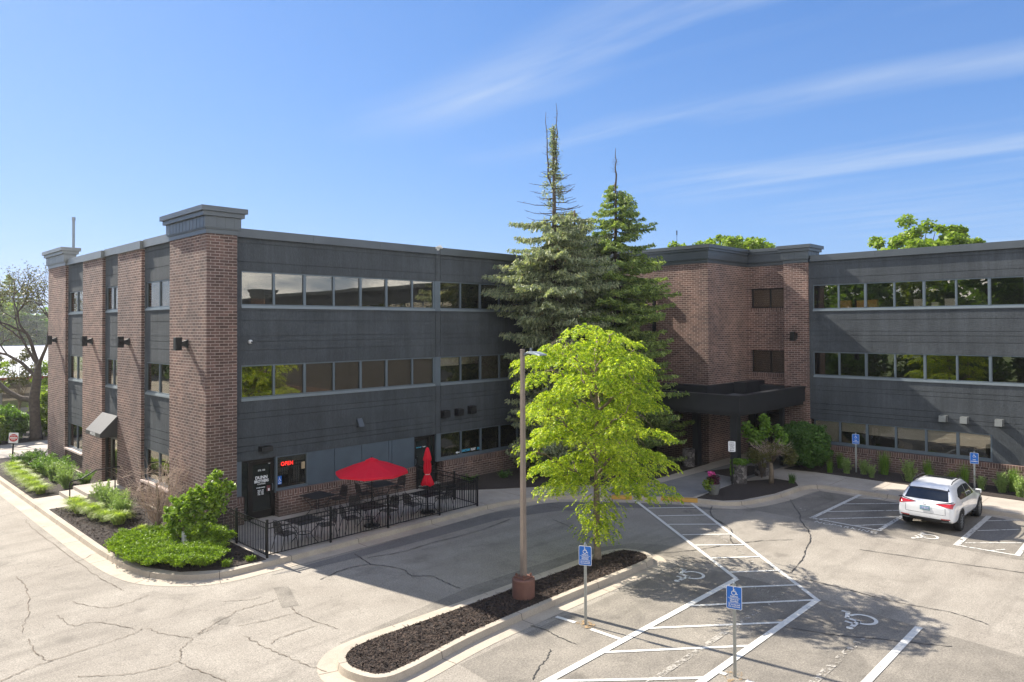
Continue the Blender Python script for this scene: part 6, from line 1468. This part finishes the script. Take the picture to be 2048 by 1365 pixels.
# right wing bed
RB = [((34.3, 11.2), 's', 0.6, 'small grey green perennial in front of the tall upright grass clump'), ((34.5, 8.9), 'g', 0.6, 'short grass tuft beside the left side of the car nose'), ((35.5, 13.0), 'g', 0.7, 'grass clump between the round bush and the left sign'), ((34.1, 12.95), 'g', 0.6, 'low green tuft at the foot of the big round bush'), ((34.5, 12.35), 's', 0.75, 'grey green perennial left of the van accessible sign'), ((34.8, 11.7), 's', 0.7, 'grey green perennial just right of the left van accessible sign'),
      ((35.4, 11.0), 'g', 1.0, 'tall upright grass clump against the brick between sign and car'), ((34.6, 9.75), 's', 0.95, 'largest grey green perennial, left of the white car'), ((35.3, 9.2), 'g', 0.85, 'narrow grass clump behind the left mirror of the car'),
      ((35.4, 8.3), 'b', 0.7, 'bright green leafy plant behind the car roof'), ((35.0, 7.75), 'g', 0.9, 'green grass clump left of the right van accessible sign'), ((34.8, 7.1), 's', 0.6, 'grey green perennial at the foot of the right van sign'),
      ((34.9, 6.4), 's', 0.85, 'pale perennial just right of the car nose'), ((35.4, 6.1), 'g', 0.9, 'tall grass clump behind the pale perennials right of the car'), ((34.5, 5.7), 's', 0.85, 'pale perennial at the right edge of the picture, in front'), ((34.8, 5.1), 's', 1.0, 'pale perennial cut by the right edge of the picture')]
pb = {}
for i, (p, k, h, lb) in enumerate(RB):
    if k not in pb:
        if k == 's': o = clump('border_perennial', lb, 'plant', (p[0], p[1], 0.17), 220, 0.8, 0.36, 'leaf_pale', 61, 0.009, 0.12, 'plants along the right wing', 2000, 'leaf_pale')
        elif k == 'g': o = clump('grass_clump', lb, 'plant', (p[0], p[1], 0.17), 320, 0.9, 0.3, 'leaf', 62, 0.009, 0.12, 'plants along the right wing')
        else: o = clump('border_perennial', lb, 'plant', (p[0], p[1], 0.17), 100, 0.6, 0.4, 'leaf_bright', 63, 0.02, 0.3, 'plants along the right wing', 1000, 'leaf_bright')
        h *= 1.25; pb[k] = o; o.scale = (h, h, h)
    else: dup(pb[k], (p[0], p[1], 0.17), i * 1.9, lb, scale=(h * 1.25,) * 3)
# big round bush
bb = thing('round_bush', 'large dense dark green rounded bush between the canopy and the right wing windows', 'bush', (34.3, 14.25, 0.17)); R = np.random.RandomState(71)
P1 = lumps(R, (0, 0, 1.15), (1.15, 1.25, 1.05), 210, 210, 0.24, -0.95, 0.75); leaves('foliage', P1, 0.035, R, 'leaf_dark', bb, 0.45)
P1 = blob(R, 4500, (0, 0, 1.15), (1.1, 1.2, 1.02), 0.7); P1 = P1[P1[:, 2] > 0.02]; leaves('inner_foliage', P1, 0.06, R, 'leaf_dark', bb, 0.5)
g = MB()
for i in range(9): a = i * 0.7; g.tube([(0.1 * math.cos(a), 0.1 * math.sin(a), 0), (0.5 * math.cos(a), 0.5 * math.sin(a), 1.3)], [0.04, 0.015], 5, caps=False)
g.build('stems', 'bark', bb)
# weeping half bare small tree in the entry bed and the vigorous shrub behind it
wt = thing('weeping_tree', 'small mushroom shaped tree with bare twigs and thin olive leaves in the entry bed', 'tree', (30.15, 13.95, 0.17)); R = np.random.RandomState(72); g = MB()
g.tube([(0, 0, 0), (0.02, 0, 0.5), (-0.02, 0.02, 0.95)], [0.11, 0.09, 0.08], 8)
for i in range(9): a = i * 0.7; g.tube([(0, 0, 0.85), (0.35 * math.cos(a), 0.35 * math.sin(a), 1.35), (0.8 * math.cos(a), 0.8 * math.sin(a), 1.3)], [0.05, 0.03, 0.01], 6)
g.build('trunk', 'bark_pale', wt, smooth=True); twigs(wt, R, 90, 0.65, 1.0, 'twig', 0.007, 5, (0, 0, 1.15), -0.3)
P1 = lumps(R, (0, 0, 1.15), (1.0, 1.0, 0.55), 60, 90, 0.2, -0.5, 0.8); leaves('foliage', P1, 0.028, R, 'leaf_olive', wt, 0.45)
vs_ = thing('open_shrub', 'tall open shrub with big bright leaves rising behind the weeping tree', 'shrub', (30.9, 14.75, 0.17)); R = np.random.RandomState(73); tw_ = MB(); W = []
for (dx, h, m) in ((-0.65, 2.2, 0.34), (-0.4, 1.9, 0.34), (0.15, 2.55, 0.28), (0.2, 2.15, 0.33), (0.75, 2.1, 0.28), (0.9, 1.8, 0.3), (-0.15, 1.75, 0.35)):
    c = (CR[0] * dx, CR[1] * dx, h); W.append(blob(R, 170, c, (m, m, m * 1.1), 0.2)); tw_.tube([(0, 0, 0), (c[0] * 0.5, c[1] * 0.5, h * 0.6), c], [0.025, 0.018, 0.006], 5, caps=False)
tw_.build('stems', 'bark', vs_); leaves('foliage', np.concatenate(W), 0.065, R, 'leaf', vs_, 0.65)
clump('grass_clump', 'spiky dark green clump right of the weeping tree in the entry bed', 'plant', (30.75, 13.3, 0.17), 160, 0.5, 0.28, 'leaf_dark', 74, 0.014, 0.25)
# vine and pot flowers, children of their containers
R = np.random.RandomState(75); P1 = np.concatenate([blob(R, 500, (0, 0, 0.92), (0.42, 0.42, 0.16), 0.2), blob(R, 350, (CR[0] * -0.3, CR[1] * -0.3, 0.6), (0.12, 0.12, 0.3), 0.2), blob(R, 150, (CR[0] * 0.6, CR[1] * 0.6, 0.98), (0.22, 0.22, 0.1), 0.2)]); leaves('vine', P1, 0.045, R, 'leaf', SP[0], 0.6)
P1 = blob(R, 420, (0, 0, 0.58), (0.26, 0.26, 0.28), 0.3); leaves('maroon_leaves', P1, 0.05, R, 'leaf_maroon', FP, 0.35)
P1 = blob(R, 600, (CR[0] * -0.15, CR[1] * -0.15, 0.42), (0.3, 0.3, 0.28), 0.3); leaves('trailing_leaves', P1, 0.04, R, 'leaf_bright', FP, 0.5)
P1 = blob(R, 55, (CR[0] * -0.1, CR[1] * -0.1, 0.84), (0.17, 0.17, 0.09), 0.3); leaves('blossoms', P1, 0.045, R, 'flower_pink', FP, 0.9)
# low plants in the shaded bed
for i, (p, lb) in enumerate([((21.2, 23.6), 'low leafy green clump under the spa window beside the light pole'), ((22.9, 23.2), 'low leafy green clump right of the light pole under the spa window')]):
    clump('shade_plant', lb, 'plant', (p[0], p[1], 0.17), 80, 0.3, 0.45, 'leaf_dark', 80 + i, 0.02, 0.4, 'low plants in the shaded bed', 900, 'leaf_dark')

# ================================================================== BACKGROUND LEFT
M['pale_roof'] = simple('pale_roof_membrane', (0.36, 0.375, 0.40), 0.8, 0, 0.06, 0.15, obj=False)
M['red_fascia'] = simple('red_fascia', (0.25, 0.035, 0.03), 0.6, 0, 0.1, 0.5, obj=False)
M['store_wall'] = simple('store_wall', (0.38, 0.36, 0.33), 0.85, 0, 0.12, 0.5, obj=False)
FB = thing('store_building', 'long low store with a pale flat roof and red fascia behind the bare tree', 'building', (0, 70, 0))
g = MB(); g.box(6, 60, 2, 130, 0, 2.6); g.build('wall', 'store_wall', FB); g = MB(); g.box(5, 61, 0, 131, 2.95, 3.08); g.build('roof', 'pale_roof', FB); g = MB(); g.box(4.9, 61.1, -0.1, 0.0, 2.85, 3.06); g.build('fascia', 'red_fascia', FB)
for x in range(8, 56, 4):
    g = MB(); g.box(x - 0.15, x + 0.15, 0.3, 0.6, 0, 2.9); g.build('column', 'white', FB)
    g = MB(); g.box(x + 0.6, x + 3.4, 1.9, 1.99, 0.4, 2.4); g.build('shop_glazing', 'glass', FB)
def branchy(g, R, p, d, L, r, depth, maxd, tips, spread=0.55):
    p = np.array(p); d = unit(np.array(d)); pts = [tuple(p)]; rs_ = [r]; n = 4
    for i in range(n): d = unit(d + R.normal(size=3) * 0.13 + np.array((0, 0, 0.04))); p = p + d * L / n; pts.append(tuple(p)); rs_.append(r * (1 - 0.35 * (i + 1) / n))
    g.tube(pts, rs_, 8 if depth < 2 else (5 if depth < 4 else 3), caps=False)
    if depth >= maxd: tips.append(p); return
    for i in range(2 if depth < 1 else 3):
        nd = unit(d + rdir(1, R)[0] * spread * (1.1 if depth else 0.9)); branchy(g, R, p, nd, L * R.uniform(0.62, 0.85), r * 0.6, depth + 1, maxd, tips, spread)
    if depth > 1: tips.append(p)
bt = thing('bare_tree', 'large gnarled nearly leafless tree left of the building, behind the drive', 'tree', (10.9, 52.3, 0.1)); R = np.random.RandomState(90); g = MB(); tips = []
g.tube([(0, 0, 0), (0, 0, 0.3), (-0.05, 0.05, 1.4), (-0.1, 0.05, 2.6), (0.05, 0.0, 3.9), (0.1, 0, 4.8)], [0.44, 0.34, 0.29, 0.3, 0.24, 0.16], 10)
L0 = np.array((-0.70, 0.71, 0.0))
P = [(-0.1, 0.0, 2.5)] + [tuple(np.array((-0.1, 0, 2.5)) + L0 * q + np.array((0, 0, z))) for q, z in ((0.8, 0.1), (1.6, 0.5), (2.4, 1.2), (3.2, 2.0), (4.2, 2.5))]
g.tube(P, [0.2, 0.17, 0.15, 0.13, 0.1, 0.06], 8, caps=False); branchy(g, R, P[-1], (-0.6, 0.5, 0.6), 1.5, 0.06, 1, 4, tips); branchy(g, R, P[3], (-0.2, 0.3, 1), 1.6, 0.06, 1, 4, tips)
P = [(0.0, 0.0, 3.9)] + [tuple(np.array((0, 0, 3.9)) + L0 * q + np.array((0, 0, z))) for q, z in ((0.9, 0.9), (1.8, 1.4), (3.0, 1.7), (4.2, 1.6))]
g.tube(P, [0.12, 0.10, 0.08, 0.06, 0.04], 7, caps=False); branchy(g, R, P[-1], (-0.8, 0.6, 0.2), 1.4, 0.04, 2, 4, tips); branchy(g, R, P[2], (-0.4, 0.3, 0.9), 1.6, 0.05, 1, 4, tips)
branchy(g, R, (0.1, 0, 4.7), (-0.15, 0.1, 1), 2.0, 0.13, 0, 4, tips, 0.6); branchy(g, R, (0.05, 0, 4.2), (0.3, -0.2, 1), 2.2, 0.12, 0, 4, tips, 0.6); branchy(g, R, (0.1, 0, 4.6), (-0.5, 0.5, 0.9), 1.8, 0.09, 0, 4, tips, 0.6)
g.build('trunk', 'bark', bt, smooth=True)
T_ = np.array(tips); C = (T_[:, None, :] + R.normal(size=(len(T_), 22, 3)) * 0.24).reshape(-1, 3); leaves('leaf_buds', C, 0.045, R, 'leaf_olive', bt, 0.5)
GB = 'trees and bushes beyond the drive'
def bush(label, loc, r, h, seed, mat, k=70, n=120, leaf=0.06): return decid('roadside_bush', label, loc, h, (0, 0, h * 0.5), (r, r, h * 0.52), k, n, 0.28 * r, leaf, mat, seed, 0.0, 'bush', GB, low=-1.0)
bush('rounded bright bush behind the do not enter sign', (8.2, 52.6, 0.1), 1.3, 1.9, 91, 'leaf_bright')
bush('dark green bush left of the bare tree trunk', (9.6, 53.2, 0.1), 1.1, 2.1, 92, 'leaf')
bush('large bright bush right behind the bare tree trunk', (12.4, 54.0, 0.1), 1.5, 3.2, 93, 'leaf_bright', 90)
bush('green bush at the left edge behind the drive kerb', (6.6, 52.5, 0.1), 1.3, 2.0, 94, 'leaf')
bush('tall bright bush behind the large roadside bush', (13.2, 57.0, 0.1), 1.7, 5.0, 95, 'leaf_bright', 100)
decid('thin_tree', 'thin leafy young tree screening the store roof at the left edge', (9.6, 58.5, 0), 5.4, (0, 0, 3.7), (1.3, 1.3, 1.7), 34, 70, 0.32, 0.06, 'leaf_bright', 131, 0.07, group=GB, bark='bark_pale')
decid('thin_tree', 'thin olive young tree between the bare trunk and the left edge', (11.6, 60.5, 0), 6.0, (0, 0, 4.0), (1.5, 1.5, 2.0), 36, 70, 0.34, 0.06, 'leaf_olive', 132, 0.07, group=GB, bark='bark_pale')
spruce('far_conifer', 'dark conifer with a thin leader at the far left, behind the store roof', (38.3, 211, 0), 20.5, 1.5, sh([(0, 6.5), (10, 5), (16, 2.5), (20.5, 0.3)]), 'spruce_b', 96, dz=0.9, nb=6, dens=0.5, spray=0.36, group=GB)
spruce('far_conifer', 'grey green open conifer second from the left behind the bare tree', (41.5, 213, 0), 17.5, 1.5, sh([(0, 5.6), (10, 4.4), (14, 2.2), (17.5, 0.3)]), 'spruce_a', 97, dz=1.0, nb=5, dens=0.4, spray=0.34, group=GB)
spruce('far_conifer', 'small open conifer nearest the building behind the bare tree', (44.2, 212, 0), 15.5, 1.5, sh([(0, 5.2), (9, 4.1), (13, 2.0), (15.5, 0.3)]), 'spruce_a', 98, dz=1.0, nb=5, dens=0.4, spray=0.34, group=GB)
decid('far_tree', 'yellow green tree at the very left edge behind the store', (34.6, 206, 0), 15, (0, 0, 9.5), (5.0, 5.0, 4.6), 60, 90, 1.5, 0.36, 'leaf_bright', 99, 0.4, group=GB)
for i, (x, y, h) in enumerate([(37, 222, 11), (43, 226, 12), (49, 222, 10.5), (56, 226, 12)]):
    if i == 0: ft = decid('far_tree', 'tree beyond the store roof, %s from the left' % ORD[i], (x, y, 0), h, (0, 0, 6.5), (5, 5, 4.6), 70, 60, 1.6, 0.45, 'leaf', 100, 0.3, group='trees beyond the store')
    else: dup(ft, (x, y, 0), i * 1.3, 'tree beyond the store roof, %s from the left' % ORD[i])
# woods across the lot behind the viewer: a mass that shows only in the window reflections
R = np.random.RandomState(110); W = [[], []]; g = MB(); k = 0
for (x, y) in [(-21, y) for y in range(-52, 150, 7)] + [(-31, y) for y in range(-48, 70, 9)] + [(x, -72) for x in range(-14, 60, 10)]:
    k += 1; x += R.uniform(-1.5, 1.5); h = (R.uniform(13, 18) if y < 56 else R.uniform(8.5, 10.5)) if x < -10 else 10
    g.tube([(x, y, 0), (x + 0.2, y, h * 0.7)], [0.3, 0.1], 6)
    for c, r_, n_ in (((x, y, h * 0.58), (4.8, 4.8, h * 0.42), 55), ((x + 1.5, y + R.uniform(-3, 3), 1.7), (2.8, 3.6, 2.0), 22)):
        W[k % 4 == 0].append(lumps(R, c, r_, int(n_ * 1.3), 34, 1.2, -1.0, 0.35))
g.build('woods_trunks', 'bark')
for q, mt_ in ((0, 'leaf'), (1, 'leaf_bright')):
    C = np.concatenate(W[q]); o = leaves('woods', C[C[:, 2] > 0], 0.30, R, mt_, None, 0.6)
    stuff(o, ('dense green woods across the lot, reflected in the windows', 'yellow green trees mixed in the woods across the lot')[q], 'woods')
stuff(D.objects['woods_trunks'], 'trunks of the woods across the lot', 'woods')
# distant woods all round as one mass
R = np.random.RandomState(120); n = 26000; a = R.uniform(0, 6.283, n); r = R.uniform(260, 330, n); hh = 6 + 3 * np.sin(a * 37) + 2 * np.sin(a * 91 + 1)
C = np.stack([np.cos(a) * r, np.sin(a) * r, R.uniform(0, 1, n) ** 0.8 * hh], 1); o = leaves('distant_woods', C, 1.6, R, 'leaf', None, 0.8)
stuff(o, 'low distant line of woods all around the horizon', 'woods')

# ================================================================== HAZE
hz = MB(); hz.box(-120, 330, -130, 330, -1.5, 22.0); ho = hz.build('haze'); ho['kind'] = 'stuff'; ho['label'] = 'thin bright summer haze over the whole place'; ho['category'] = 'haze'
hm = D.materials.new('haze'); hm.use_nodes = True; nt = hm.node_tree
for n in list(nt.nodes): nt.nodes.remove(n)
o_ = nt.nodes.new('ShaderNodeOutputMaterial'); v_ = nt.nodes.new('ShaderNodeVolumePrincipled'); nt.links.new(v_.outputs[0], o_.inputs['Volume'])
v_.inputs['Color'].default_value = (0.92, 0.95, 1.0, 1); v_.inputs['Density'].default_value = 0.00035; v_.inputs['Anisotropy'].default_value = 0.5
ho.data.materials.append(hm)
scene.cycles.volume_bounces = 0; scene.cycles.volume_step_rate = 10; scene.cycles.volume_max_steps = 32
